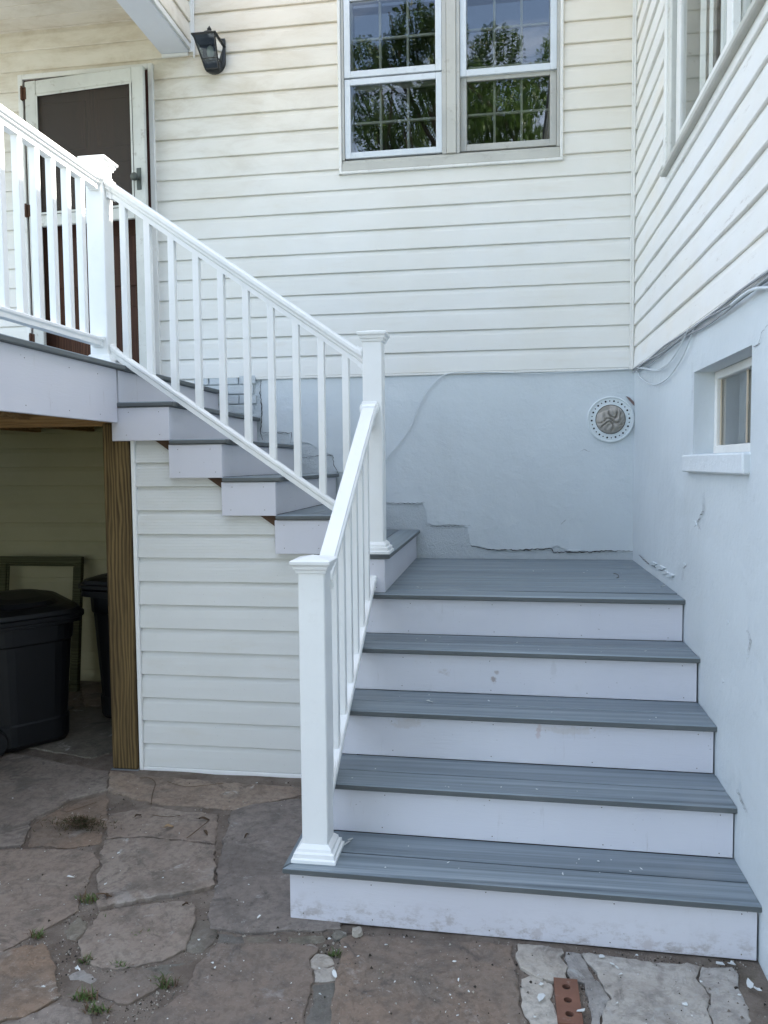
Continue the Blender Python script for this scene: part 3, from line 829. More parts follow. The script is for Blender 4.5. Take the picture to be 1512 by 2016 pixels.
for (u, v, s_q) in ((1365, 1030, 7), (1345, 1112, 5), (1462, 1500, 6), (1468, 1290, 7), (1475, 1460, 5), (1455, 1625, 9), (1480, 1640, 6), (1430, 1225, 4), (1420, 1340, 5), (1490, 1200, 6)):
    q = XX([(u-s_q*.5, v-s_q*.8), (u+s_q*.3, v-s_q*.6), (u+s_q*.6, v+s_q*.5), (u-s_q*.1, v+s_q), (u-s_q*.6, v+s_q*.2)]); chipblock(q, .0035, plane='x', parent=FR)
# painted brick infill near the top of the stairs
for r_ in range(8):
    zz = 1.226-.0655*(r_+1); off = 0 if r_ % 2 else -.105
    if zz < .70: break
    x = -2.888+off
    while x < -2.452:
        a, b = max(x+.004, -2.886), min(x+.206, -2.454)
        if b-a > .02:
            m_ = MB(); m_.box(a, b, -.016-R.uniform(0, .003), .0, zz+.004, zz+.0615, .0035); part('brick', m_, FOUNDR, fpart)
        x += .21
# siding under the deck, in the shade-tinted colour
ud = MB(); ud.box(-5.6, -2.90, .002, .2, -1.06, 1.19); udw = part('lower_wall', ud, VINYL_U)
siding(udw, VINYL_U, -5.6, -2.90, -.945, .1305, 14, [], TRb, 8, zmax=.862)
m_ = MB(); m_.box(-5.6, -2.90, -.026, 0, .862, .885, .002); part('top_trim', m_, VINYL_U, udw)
m_ = MB(); m_.box(-5.6, -2.72, -.045, -.003, .93, 1.10, .003); ledger = m_

# enclosing shell and rooms (what is seen dimly through panes)
sh = MB()
sh.box(-5.8, -5.6, -.0, 4, -1.06, ZE); sh.box(-5.8, 4, 4, 4.2, -1.06, ZE); sh.box(4, 4.2, -7.5, 4, -1.06, ZE); sh.box(0.2, 4, -7.7, -7.5, -1.06, ZE)
sh.box(-5.6, 4, .2, 4, ZE-.2, ZE-.1); sh.box(.2, 4, -7.5, .2, ZE-.2, ZE-.1)
part('outer_wall', sh, VINYL_S)
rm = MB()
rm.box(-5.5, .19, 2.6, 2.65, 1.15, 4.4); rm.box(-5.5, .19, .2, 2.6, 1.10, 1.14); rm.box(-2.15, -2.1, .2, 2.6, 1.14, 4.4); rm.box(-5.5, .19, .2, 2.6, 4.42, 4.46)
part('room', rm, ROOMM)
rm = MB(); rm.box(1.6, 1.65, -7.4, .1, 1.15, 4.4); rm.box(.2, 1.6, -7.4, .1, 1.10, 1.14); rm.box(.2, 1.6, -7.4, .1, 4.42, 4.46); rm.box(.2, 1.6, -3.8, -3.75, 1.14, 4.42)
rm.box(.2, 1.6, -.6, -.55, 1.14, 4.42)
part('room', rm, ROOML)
rm = MB(); rm.box(.9, .95, -3, -1, -.3, 1.09); rm.box(.21, .9, -3, -2.95, -.3, 1.09); rm.box(.21, .9, -1.05, -1, -.3, 1.09); rm.box(.21, .9, -3, -1, -.34, -.3); rm.box(.21, .9, -3, -1, 1.06, 1.09)
part('basement_room', rm, ROOML)
rf = MB()
def sl_(pts, th):
    a = [Vector(p) for p in pts]; rf.loft([[p for p in a], [p+Vector((0, 0, th)) for p in a]])
sl_([(-.32, -7.9, ZE), (2.1, -7.9, ZE+1.1), (2.1, .4, ZE+1.1), (-.32, .4, ZE)], .12)
sl_([(4.5, -7.9, ZE), (2.1, -7.9, ZE+1.1), (2.1, 2.2, ZE+1.1), (4.5, 2.2, ZE)][::-1], .12)
sl_([(-6.1, -.32, ZE), (2.1, -.32, ZE), (2.1, 2.1, ZE+1.1), (-6.1, 2.1, ZE+1.1)], .12)
sl_([(-6.1, 2.1, ZE+1.1), (4.5, 2.1, ZE+1.1), (4.5, 4.5, ZE), (-6.1, 4.5, ZE)], .12)
part('roof', rf, SHING)
so_ = MB(); so_.box(-5.9, -.33, -.31, -.001, ZE-.03, ZE-.005); so_.box(-.31, -.001, -7.6, -.32, ZE-.03, ZE-.005)
part('eave_soffit', so_, TRIMW)

# overhanging bay above the door
bay = part('bay', (lambda m: (m.box(-5.2, -2.862, -1.9, -.002, 3.605, ZE-.03), m)[1])(MB()), VINYL)
siding(bay, VINYL, -1.9, -.006, 3.395, .1323, 10, [], lambda a, o, z: (-2.862+o, a, z), 11, zmax=ZE-.04)
siding(bay, VINYL, -5.2, -2.87, 3.395, .1323, 10, [], lambda a, o, z: (a, -1.9-o, z), 12, zmax=ZE-.04)
m_ = MB(); m_.box(-3.055, -2.862, -1.9, -.026, 3.34, 3.604, .004); part('box_beam', m_, m_simple('pale_beam_wrap', (.74, .76, .79), .5, .03), bay)
m_ = MB(); m_.box(-2.861, -2.846, -1.9, -.034, 3.352, 3.372, .002); m_.box(-2.861, -2.850, -1.9, -.034, 3.374, 3.393, .002); m_.box(-2.862, -2.834, -.033, -.022, 3.34, ZE-.05, .002); m_.box(-2.833, -2.822, -.033, -.022, 3.30, ZE-.05, .002); part('corner_channel', m_, TRIMW, bay)
m_ = MB(); m_.box(-3.05, -2.868, -.038, -.021, 3.318, 3.338, .002); part('end_trim', m_, TRIMW, bay)
for i in range(14):
    y1 = -.03-i*.134
    m_ = MB(); m_.box(-5.2, -3.057, y1-.128, y1, 3.585, 3.604, .002); m_.box(-5.2, -3.057, y1-.1335, y1-.1285, 3.592, 3.604); part('soffit_panel', m_, VINYL, bay)

# ---------------- windows
def vbox(x0, x1, z0, z1, y0, y1, c=.003): m_ = MB(); m_.box(x0, x1, y0, y1, z0, z1, c); return m_
dw = part('window', vbox(-1.866, -1.846, 2.490, 3.68, -.030, -.001, .003), TRIMW, label='double window with two storm sashes above the grey steps')
m_ = MB(); m_.box(-1.866, -.449, -.031, -.001, 2.490, 2.508, .003); m_.box(-.468, -.449, -.030, -.001, 2.5085, 3.68, .003); m_.box(-1.866, -.449, -.031, -.001, 3.681, 3.70, .003)
part('outer_trim', m_, TRIMW, dw)
m_ = MB(); m_.box(-1.845, -.469, -.026, .10, 2.509, 2.556, .003); m_.box(-1.845, -.469, -.014, .10, 2.557, 2.578, .003); part('sill', m_, SILL, dw)
m_ = MB(); m_.box(-1.845, -1.828, -.020, .12, 2.579, 3.66, .002); m_.box(-.486, -.469, -.020, .12, 2.579, 3.66, .002); m_.box(-1.827, -.487, -.020, .12, 3.64, 3.66, .002)
m_.box(-1.198, -1.170, -.020, .12, 2.579, 3.639, .002); m_.box(-1.108, -1.086, -.020, .12, 2.579, 3.639, .002)
part('frame', m_, ALUG, dw)
m_ = MB(); m_.box(-1.169, -1.109, -.026, .12, 2.579, 3.639, .003)
part('mullion', m_, SILL, dw)
def sash(x0, x1, z0, z1, sw_, mat, y, parent=dw):
    m_ = MB(); gx0, gx1, gz0, gz1 = x0+sw_, x1-sw_, z0+sw_, z1-sw_
    m_.box(x0, gx0, y, y+.022, z0, z1, .002); m_.box(gx1, x1, y, y+.022, z0, z1, .002)
    m_.box(gx0+.0004, gx1-.0004, y, y+.021, z0, gz0, .002); m_.box(gx0+.0004, gx1-.0004, y, y+.021, gz1, z1, .002)
    part('sash', m_, mat, parent)
    p = MB(); p.add([(gx0-.004, y+.011, gz0-.004), (gx1+.004, y+.011, gz0-.004), (gx1+.004, y+.011, gz1+.004), (gx0-.004, y+.011, gz1+.004)], [(0, 1, 2, 3)])
    part('pane', p, GLASS, parent)
sash(-1.826, -1.199, 2.592, 3.088, .038, ALUW, -.012); sash(-1.826, -1.199, 3.096, 3.61, .040, ALUW, -.016)
sash(-1.085, -.487, 2.598, 3.066, .040, ALUG, .012); sash(-1.085, -.487, 3.050, 3.60, .040, ALUW, -.008)
# old wooden sashes with glazing bars behind the storms
for (a, b) in ((-1.826, -1.199), (-1.085, -.487)):
    for z0, z1 in ((2.59, 3.09), (3.091, 3.64)):
        m_ = MB(); t = .045; y = .060
        m_.box(a, a+t, y, y+.03, z0, z1, .003); m_.box(b-t, b, y, y+.03, z0, z1, .003); m_.box(a+t+.001, b-t-.001, y, y+.029, z0, z0+t, .003); m_.box(a+t+.001, b-t-.001, y, y+.029, z1-t, z1, .003)
        part('inner_sash', m_, CAULK, dw)
        for k in (1, 2):
            xm = a+t+(b-a-2*t)*k/3; m_ = MB(); m_.box(xm-.008, xm+.008, y+.002, y+.026, z0+t+.001, z1-t-.001, .003); part('muntin', m_, CAULK, dw)
        zm = (z0+z1)/2; m_ = MB(); m_.box(a+t+.001, b-t-.001, y+.004, y+.024, zm-.008, zm+.008, .003); part('muntin', m_, CAULK, dw)
        p = MB(); p.add([(a+.02, y+.014, z0+.02), (b-.02, y+.014, z0+.02), (b-.02, y+.014, z1-.02), (a+.02, y+.014, z1-.02)], [(0, 1, 2, 3)]); part('inner_pane', p, GLASS_I, dw)
def pleats(along, a0, a1, fixed, z0, z1, mat, parent, amp=.02, wl=.09, gap=0):
    m_ = MB(); n_ = int((a1-a0)/.012); vs_ = []
    for i in range(n_+1):
        a = a0+(a1-a0)*i/n_; d = amp*math.sin(2*math.pi*a/wl+1.3*math.sin(a*9))
        for z in (z0, z1): vs_.append((a, fixed+d, z) if along == 'x' else (fixed+d, a, z))
    m_.add(vs_, [(2*i, 2*i+2, 2*i+3, 2*i+1) for i in range(n_)]); return part('curtain', m_, mat, parent, smooth=True)

# side window: slider with curtains
swn = part('window', (lambda m: (m.box(-.032, -.001, -1.020, -.966, 2.056, 3.50, .003), m)[1])(MB()), TRIMW, label='sliding window with sheer curtains high on the right wall')
m_ = MB(); m_.box(-.045, -.001, -3.35, -.966, 2.030, 2.0545, .006); m_.box(-.032, -.001, -3.35, -1.021, 2.056, 2.083, .003); m_.box(-.032, -.001, -3.35, -3.301, 2.0845, 3.50, .003); m_.box(-.032, -.001, -3.30, -1.021, 3.46, 3.50, .003)
part('sill', m_, SILL, swn)
m_ = MB(); m_.box(-.024, .14, -1.098, -1.021, 2.084, 3.459, .003); m_.box(-.016, .14, -3.30, -3.25, 2.084, 3.459, .003); m_.box(-.018, .14, -3.249, -1.0985, 2.084, 2.104, .002)
part('frame', m_, OLDPAINT, swn)
def sash_y(y0, y1, z0, z1, t, x, mat):
    m_ = MB(); m_.box(x, x+.03, y0, y0+t, z0, z1, .003); m_.box(x, x+.03, y1-t, y1, z0, z1, .003); m_.box(x+.001, x+.029, y0+t, y1-t, z0, z0+t*.6, .003); m_.box(x+.001, x+.029, y0+t, y1-t, z1-t, z1, .003)
    part('sash', m_, mat, swn)
    p = MB(); p.add([(x+.014, y1-t+.004, z0+.01), (x+.014, y0+t-.004, z0+.01), (x+.014, y0+t-.004, z1-.02), (x+.014, y1-t+.004, z1-.02)], [(0, 1, 2, 3)]); part('pane', p, GLASS_S, swn)
sash_y(-2.075, -1.135, 2.106, 3.45, .078, -.006, TRIMW); sash_y(-3.24, -2.0, 2.106, 3.45, .060, .030, TRIMW)
for c0_, c1_, cx_ in ((-1.09, -1.03, .075), (-1.31, -1.25, .075), (-1.51, -1.45, .075), (-1.70, -1.63, .075), (-1.90, -1.84, .075), (-2.6, -2.0, .13), (-3.2, -2.7, .13)): pleats('y', c0_, c1_, cx_, 2.1, 3.44, CURT, swn, .010, .06)
p = MB(); p.box(.30, .31, -3.7, -.62, 1.9, 3.6); part('curtain', p, m_simple('taupe_blackout_curtain', (.36, .345, .32), .9, .12), swn)

# basement window
bwn = part('basement_window', (lambda m: (m.box(-.034, .07, -2.385, -1.490, .573, .647, .006), m)[1])(MB()), SILLP, label='small recessed basement window in the pale painted foundation')
m_ = MB()
m_.add([(-.006, -1.575, .65), (.2, -1.575, .65), (.2, -1.575, 1.0), (-.006, -1.575, 1.0)], [(0, 1, 2, 3)])
m_.add([(-.006, -2.375, .65), (.2, -2.375, .65), (.2, -2.375, 1.0), (-.006, -2.375, 1.0)], [(3, 2, 1, 0)])
m_.add([(-.006, -2.375, 1.0), (.2, -2.375, 1.0), (.2, -1.575, 1.0), (-.006, -1.575, 1.0)], [(0, 1, 2, 3)])
m_.add([(-.006, -2.375, .6485), (.2, -2.375, .6485), (.2, -1.575, .6485), (-.006, -1.575, .6485)], [(3, 2, 1, 0)])
part('reveal', m_, FOUND, bwn)
m_ = MB(); x = .078
m_.box(x, x+.04, -1.608, -1.576, .6495, .999, .003); m_.box(x, x+.04, -2.374, -2.342, .6495, .999, .003); m_.box(x, x+.039, -2.341, -1.609, .965, .999, .003); m_.box(x-.010, x+.039, -2.341, -1.609, .6495, .684, .004)
part('frame', m_, TRIMW, bwn)
STRIP = m_simple('bare_wood_strip', (.52, .44, .33), .7, .15)
for a_, b_ in ((-1.627, -1.619), (-1.992, -1.981)):
    m_ = MB(); m_.box(x+.013, x+.019, a_, b_, .688, .962, .001); part('glazing_strip', m_, STRIP, bwn)
p = MB(); p.add([(x+.02, -1.609, .686), (x+.02, -2.341, .686), (x+.02, -2.341, .964), (x+.02, -1.609, .964)], [(0, 1, 2, 3)]); part('pane', p, GLASS, bwn)
pleats('y', -2.33, -1.62, .16, .66, .99, m_simple('grey_film', (.30, .32, .32), .8), bwn, .008, .25)

# door
dr = part('door', (lambda m: (m.box(-4.092, -4.058, -.034, -.001, 1.135, 3.292, .003), m.box(-3.152, -3.118, -.034, -.001, 1.135, 3.292, .003), m.box(-4.0575, -3.1525, -.034, -.001, 3.258, 3.292, .003), m)[-1])(MB()), TRIMW, label='white storm door standing ajar over a brown wooden door')
m_ = MB(); m_.box(-4.057, -4.035, -.02, .14, 1.13, 3.257, .002); m_.box(-3.172, -3.153, -.02, .14, 1.13, 3.257, .002); m_.box(-4.034, -3.173, -.02, .14, 3.24, 3.257, .002)
part('jamb', m_, REDPAINT, dr)
T = Matrix.Translation((-4.028, -.024, 0)) @ Matrix.Rotation(-math.radians(4.9), 4, 'Z')
L = .893; m_ = MB()
m_.box(0, .085, -.03, 0, 1.16, 3.232, .004, T); m_.box(L-.085, L, -.03, 0, 1.16, 3.232, .004, T)
m_.box(.0855, L-.0855, -.029, -.001, 3.140, 3.231, .004, T); m_.box(.0855, L-.0855, -.029, -.001, 2.262, 2.338, .004, T); m_.box(.0855, L-.0855, -.029, -.001, 1.16, 1.30, .004, T)
part('storm_door_frame', m_, OLDPAINT, dr)
m_ = MB(); e = .014
m_.box(.0855, .0855+e, -.034, -.03, 2.339, 3.139, .002, T); m_.box(L-.0855-e, L-.0855, -.034, -.03, 2.339, 3.139, .002, T); m_.box(.10, L-.10, -.034, -.03, 3.124, 3.139, .002, T); m_.box(.10, L-.10, -.034, -.03, 2.339, 2.354, .002, T)
part('screen_bead', m_, OLDPAINT, dr)
m_ = MB(); m_.add([T @ Vector(q) for q in ((.08, -.015, 2.33), (L-.08, -.015, 2.33), (L-.08, -.015, 3.15), (.08, -.015, 3.15))], [(0, 1, 2, 3)]); part('screen', m_, SCREEN, dr)
m_ = MB(); m_.box(-4.034, -3.173, .05, .09, 1.14, 3.239)
for (z0, z1) in ((1.25, 1.72), (1.86, 2.20), (2.36, 2.70), (2.80, 3.12)):
    for (a, b) in ((-3.96, -3.64), (-3.57, -3.25)): m_.box(a, b, .038, .0498, z0, z1, .010)
part('inner_door', m_, DOORW, dr)
m_ = MB(); q = T @ Vector((L-.045, -.034, 2.50)); m_.box(L-.063, L-.030, -.036, -.030, 2.44, 2.58, .002, T); part('latch_plate', m_, BRONZE, dr)
Tk = T @ Matrix.Translation((L-.055, -.036, 2.51)) @ Matrix.Rotation(math.pi/2, 4, 'X')
m_ = MB(); m_.lathe([(.010, 0), (.010, .025), (.024, .032), (.027, .045), (.020, .056), (.004, .060)], 0, 0, 16, Tk); part('knob', m_, BRONZE, dr, smooth=True)
for z in (3.155, 2.375, 1.5):
    m_ = MB(); m_.box(-4.062, -4.018, -.058, -.036, z-.04, z+.04, .003); m_.tube([(-4.046, -.062, z-.045), (-4.046, -.062, z+.045)], .008); part('hinge', m_, RUST, dr)

# ------------------------------------------------------------------ deck
XD = -2.695; ZD = 1.128
def YF(x): return -1.4194+.0154*(x+1.356)
deck = thing('deck', 'raised deck with pale trim board and grey edge on the left, on a wooden post', 'deck')
YE = -3.45
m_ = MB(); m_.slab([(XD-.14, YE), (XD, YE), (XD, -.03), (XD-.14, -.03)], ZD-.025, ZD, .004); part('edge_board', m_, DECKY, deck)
y = YE
while y < -.05:
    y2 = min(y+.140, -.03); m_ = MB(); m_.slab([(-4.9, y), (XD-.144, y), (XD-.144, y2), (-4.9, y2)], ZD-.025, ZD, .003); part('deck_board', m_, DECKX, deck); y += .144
m_ = MB(); m_.box(XD-.045, XD-.022, YE+.02, YF(XD)+.004, .838, ZD-.0255, .002); part('fascia', m_, FASC, deck)
m_ = MB(); m_.box(-4.9, XD-.046, YE+.02, YE+.043, .838, ZD-.0255, .002); part('fascia', m_, FASC, deck)
m_ = MB(); m_.box(-4.88, -2.742, -1.424, -1.386, .842, ZD-.028, .002); part('beam', m_, WOODX, deck)
m_ = MB(); m_.box(-4.88, -2.742, -1.384, -1.346, .826, ZD-.028, .002); part('beam', m_, WOODX, deck)
part('ledger_board', ledger, WOODX, deck)
for i in range(6):
    x = -2.80-i*.40; m_ = MB(); m_.box(x-.038, x, YE+.05, -1.426, .862, ZD-.028, .002); m_.box(x-.038, x, -1.344, -.048, .862, ZD-.028, .002); part('joist', m_, WOODX, deck)
m_ = MB(); m_.box(-2.822, -2.682, -1.400, -1.262, -.945, .838, .006); part('support_post', m_, WOOD, deck)
m_ = MB(); m_.box(-2.83, -2.676, -1.406, -1.256, gz(-1.35)-.02, -.9455, .003); part('post_base', m_, GALV, deck)
for i in range(13):  # unseen boards added to keep light out from under the deck
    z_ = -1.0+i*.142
    m_ = MB(); m_.box(-4.90, -4.88, YE+.05, -.04, z_, z_+.138, .002); part('unseen_shade_board', m_, VINYL_U, deck)
m_ = MB(); m_.box(-4.85, -4.71, YE+.06, YE+.20, -1.0, .838, .006); part('support_post', m_, WOOD, deck)

# ------------------------------------------------------------------ staircase
R1, R2, RUN1, RUN2, L0 = .1964, .1879, .2779, .2678, -1.4749
st = thing('staircase', 'L shaped staircase with grey composite treads and pale lavender risers turning at a corner landing', 'staircase')
GX, WT = -.005, 1.575
def FE(s, k, d=0.0): return (GX-s, L0-k*RUN1+.0197*s+d)     # a point on (or d behind) the nosing line of tread k
lower = part('lower_flight', (lambda m: (m.box(-1.50, -.10, -2.45, -1.50, -.98, -.83, 0), m)[1])(MB()), DARKW, st)
NT_ = .025
for k in range(5):
    z = -k*R1
    if k == 0:
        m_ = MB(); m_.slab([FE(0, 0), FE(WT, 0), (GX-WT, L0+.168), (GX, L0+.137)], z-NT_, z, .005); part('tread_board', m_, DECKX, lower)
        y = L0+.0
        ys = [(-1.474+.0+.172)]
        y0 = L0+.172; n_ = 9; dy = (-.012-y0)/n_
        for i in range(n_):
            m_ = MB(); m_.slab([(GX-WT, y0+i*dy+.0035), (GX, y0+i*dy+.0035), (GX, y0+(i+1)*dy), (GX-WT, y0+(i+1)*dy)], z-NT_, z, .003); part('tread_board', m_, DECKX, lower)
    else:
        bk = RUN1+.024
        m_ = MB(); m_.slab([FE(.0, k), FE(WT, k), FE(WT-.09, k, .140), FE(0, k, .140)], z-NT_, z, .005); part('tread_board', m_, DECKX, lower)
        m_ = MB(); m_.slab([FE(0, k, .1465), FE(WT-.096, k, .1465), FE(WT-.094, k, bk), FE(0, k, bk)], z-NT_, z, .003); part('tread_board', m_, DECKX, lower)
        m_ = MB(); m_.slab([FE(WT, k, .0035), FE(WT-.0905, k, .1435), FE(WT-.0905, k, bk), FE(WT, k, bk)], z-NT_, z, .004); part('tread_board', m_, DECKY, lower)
    zb = -(k+1)*R1+.0005 if k < 4 else -.983
    m_ = MB(); m_.slab([FE(.008, k, .025), FE(WT-.020, k, .025), FE(WT-.020, k, .043), FE(.008, k, .043)], zb, z-NT_-.001, .002); part('riser', m_, FASC, lower)
    # left side panel under each tread
    m_ = MB(); a = FE(WT-.020, k, .0435); b = FE(WT-.020, k, .0435+(RUN1 if k else 0) if k else .0435)
    y1 = L0-k*RUN1+.031+.0435; y2 = L0-(k-1)*RUN1+.031+.042 if k else -.03
    m_.box(GX-WT+.020, GX-WT+.038, y1, y2, -.975, z-NT_-.001, .002); part('side_panel', m_, FASC, lower)
upper = part('upper_flight', (lambda m: (m.box(-2.70, -2.66, -1.30, -.05, -.9, .55, 0), m)[1])(MB()), DARKW, st)
for j in range(1, 7):
    z = j*R2; xr = -1.356-(j-1)*RUN2; xl = xr-RUN2-.024
    yf = YF(xr)
    if j < 6:
        yb = -.012
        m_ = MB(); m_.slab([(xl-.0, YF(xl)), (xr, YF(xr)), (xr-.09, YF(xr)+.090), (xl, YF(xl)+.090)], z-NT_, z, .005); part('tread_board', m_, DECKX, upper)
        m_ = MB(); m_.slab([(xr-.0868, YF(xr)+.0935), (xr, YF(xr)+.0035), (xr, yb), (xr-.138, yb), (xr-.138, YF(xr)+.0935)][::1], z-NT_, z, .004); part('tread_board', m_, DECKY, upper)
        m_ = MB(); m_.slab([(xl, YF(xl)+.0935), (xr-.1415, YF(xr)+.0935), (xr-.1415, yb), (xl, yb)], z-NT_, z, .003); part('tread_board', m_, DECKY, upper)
    m_ = MB(); m_.box(xr-.042, xr-.024, YF(xr)+.0265, -.012, (j-1)*R2+.0005, z-NT_-.001, .002); part('riser', m_, FASC, upper)
    if j < 6:
        l = xl-.009 if j < 5 else -2.755
        yy = YF(xr)+.008
        m_ = MB(); m_.box(l, xr-.024, yy, yy+.018, (j-1)*R2+(.0 if j == 1 else -.004), z-NT_-.001, .002); part('skirt_board', m_, FASC, upper)
# sloping stringers behind the stepped skirt
m_ = MB()
for yy in (-1.335, -.70, -.08):
    a = [Vector((x, yy, z)) for x, z in ((-1.40, -.10), (-1.66, -.10), (-2.69, .575), (-2.69, .90), (-2.66, .92))]
    a = [Vector((x, yy, z)) for x, z in ((-1.42, -.02), (-1.64, -.02), (-2.69, .70), (-2.69, .91))]
    m_.loft([a, [p+Vector((0, .038, 0)) for p in a]])
part('stringer', m_, DARKW, st)
m_ = MB(); a = [Vector((x, -1.398, z)) for x, z in ((-1.60, .088), (-2.66, .832), (-2.66, .880), (-1.60, .136))]
m_.loft([a, [p+Vector((0, .012, 0)) for p in a]]); part('stringer', m_, DARKW, st)
m_ = MB(); m_.box(-1.56, -.06, -1.33, -1.29, -.25, -.03); m_.box(-1.56, -.06, -.7, -.66, -.25, -.03); m_.box(-1.56, -.06, -.10, -.06, -.25, -.03); m_.box(-1.545, -1.505, -1.35, -.03, -.9, -.03); part('joist', m_, DARKW, st)
# siding skirt wall below the upper flight
skw = part('skirt_wall', (lambda m: (m.box(-2.66, -1.585, -1.3605, -1.355, -.93, -.04), m)[1])(MB()), VINYL_N, st)
siding(skw, VINYL_N, -2.655, -1.583, -.930, .1205, 15, [], lambda a, o, z: (a, -1.362-o, z), 21, zmax=.83, wav=.0006, dp=.019, diag=lambda z: -2.66+(.856-z)/.7019)
m_ = MB(); m_.box(-2.676, -2.6555, -1.394, -1.362, -.955, .80, .002); part('side_channel', m_, PVC, skw)
m_ = MB(); m_.box(-2.655, -1.583, -1.392, -1.362, -.955, -.931, .003); part('bottom_channel', m_, PVC, skw)
# nails in the skirt and risers
nl = MB()
def nail(p, ax):
    r = .0022; q = []
    for k in range(6):
        a = k*math.pi/3
        q.append((p[0]+r*math.cos(a), p[1], p[2]+r*math.sin(a)) if ax == 'y' else (p[0], p[1]+r*math.cos(a), p[2]+r*math.sin(a)))
    d = Vector((0, -.0012, 0)) if ax == 'y' else Vector((.0012, 0, 0))
    nl.loft([q, [Vector(p_)+d for p_ in q]])
for k in range(5):
    z1_, z0_ = -k*R1-NT_-.02, -(k+1)*R1+.02
    for s in (.06, .46, .86, 1.26, 1.5):
        for z in (z0_, z1_): p = FE(s+R.uniform(-.01, .01), k, .025); nail((p[0], p[1], z+R.uniform(-.006, .006)), 'y')
for j in range(1, 6):
    xr = -1.356-(j-1)*RUN2
    for x in (xr-.24, xr-.07):
        for z in (j*R2-.05, (j-1)*R2+.025): nail((x+R.uniform(-.015, .015), YF(xr)+.008, z), 'y')
for y in (-1.6, -1.9, -2.2):
    for z in (.87, 1.06): nail((XD-.022, y+R.uniform(-.03, .03), z), 'x')
part('nail_heads', nl, m_simple('nail_grey', (.16, .13, .11), .6), st)

# ------------------------------------------------------------------ newel posts
def newel(x, y, zb, zt, label, hw=.0475):
    t = thing('newel_post', label, 'newel post', 'white newel posts of the stairs and deck')
    m_ = MB(); c = .004
    m_.box(x-hw, x+hw, y-hw, y+hw, zb+.001, zt-.045, c); part('sleeve', m_, PVC, t)
    m_ = MB(); b = hw
    m_.sqrings([(b+.033, zb+.0005), (b+.033, zb+.012), (b+.026, zb+.016), (b+.025, zb+.030), (b+.016, zb+.034), (b+.014, zb+.044), (b+.0025, zb+.056), (b+.0005, zb+.057)], x, y)
    part('base_trim', m_, PVC, t)
    m_ = MB(); z = zt-.045
    m_.sqrings([(b+.0015, z-.014), (b+.006, z-.012), (b+.008, z-.002), (b+.013, z+.002), (b+.015, z+.012), (b+.023, z+.020), (b+.024, z+.030), (b+.020, z+.033), (.004, zt+.002)], x, y)
    part('post_cap', m_, PVC, t)
    return t
NB = (-1.478, -2.440); NM = (-1.4345, -1.352); ND = (-2.8245, -1.352)
newel(*NB, -4*R1, .300, 'tall white newel post standing on the bottom grey step')
newel(*NM, R2, 1.262, 'white newel post on the small box step where the two railings meet')
newel(*ND, ZD, 2.165, 'white newel post at the deck corner in front of the door, partly in sun')

# ------------------------------------------------------------------ railings
RP = [(-.019, 0), (.019, 0), (.019, .020), (.027, .027), (.028, .034), (.033, .039), (.0355, .043), (.0355, .055), (.033, .0595), (.029, .062), (.027, .069), (-.027, .069), (-.029, .062), (-.033, .0595), (-.0355, .055), (-.0355, .043), (-.033, .039), (-.028, .034), (-.027, .027), (-.019, .020)]
RPB = [(-.021, 0), (.021, 0), (.021, .020), (.026, .026), (.026, .036), (.019, .042), (.009, .045), (-.009, .045), (-.019, .042), (-.026, .036), (-.026, .026), (-.021, .020)]
def extrude(prof, a, b, vert=True):
    """profile: (side, up); ends cut plumb"""
    a, b = Vector(a), Vector(b); d = (b-a); h = Vector((d.x, d.y, 0)).normalized(); s = Vector((h.y, -h.x, 0)); cosA = Vector((d.x, d.y, 0)).length/d.length
    m_ = MB(); k = 1/cosA
    m_.loft([[a+s*u+Vector((0, 0, v*k)) for u, v in prof], [b+s*u+Vector((0, 0, v*k)) for u, v in prof]]); return m_, k
def bracket(p, d, prof, k, parent, up_sl):
    # collar: profile grown by 9 mm, a couple of cm long, stepped
    d = Vector(d).normalized(); s = Vector((d.y, -d.x, 0)).normalized(); vmax = max(v for _, v in prof); c = vmax/2
    m_ = MB()
    def ring(t, g): return [Vector(p)+Vector((d.x, d.y, 0))*t+Vector((0, 0, up_sl*t))+s*(u*(1+g/.03))+Vector((0, 0, (c+(v-c)*(1+g/.03))*k)) for u, v in prof]
    m_.loft([ring(0, .010), ring(.007, .010), ring(.0075, .006), ring(.026, .0045), ring(.0262, .0005)])
    part('bracket', m_, PVC, parent)
def railing(parent, a, b, tz0, bz0, bals, slope, bprof=RPB, brk=True):
    """a,b: xy ends; tz0,bz0: z of undersides of top/bottom rail at a; slope dz per horizontal metre from a to b"""
    A = Vector((*a, 0)); B = Vector((*b, 0)); Ld = (B-A).length; h = (B-A).normalized()
    m_, k = extrude(RP, (*a, tz0), (*b, tz0+slope*Ld)); part('top_rail', m_, PVC, parent)
    m_, k = extrude(bprof, (*a, bz0), (*b, bz0+slope*Ld)); part('bottom_rail', m_, PVC, parent)
    for p, dd, t in ((A, h, 0), (B, -h, Ld)):
        sg = slope if t == 0 else -slope
        bracket((p.x, p.y, tz0+slope*t), dd, RP, k, parent, sg)
        if not (t == Ld and brk == 'top'): bracket((p.x, p.y, bz0+slope*t), dd, bprof, k, parent, sg)
    q = .0165
    for t in bals:
        c = A+h*t; m_ = MB()
        T_ = Matrix.Translation((c.x, c.y, 0)) @ Matrix.Rotation(math.atan2(h.y, h.x), 4, 'Z')
        z0 = bz0+slope*t+.040*k; z1 = tz0+slope*t
        m_.box(-q, q, -q, q, z0-abs(slope)*q-.003, z1+abs(slope)*q+.004, .0025, T_); part('baluster', m_, PVC, parent)
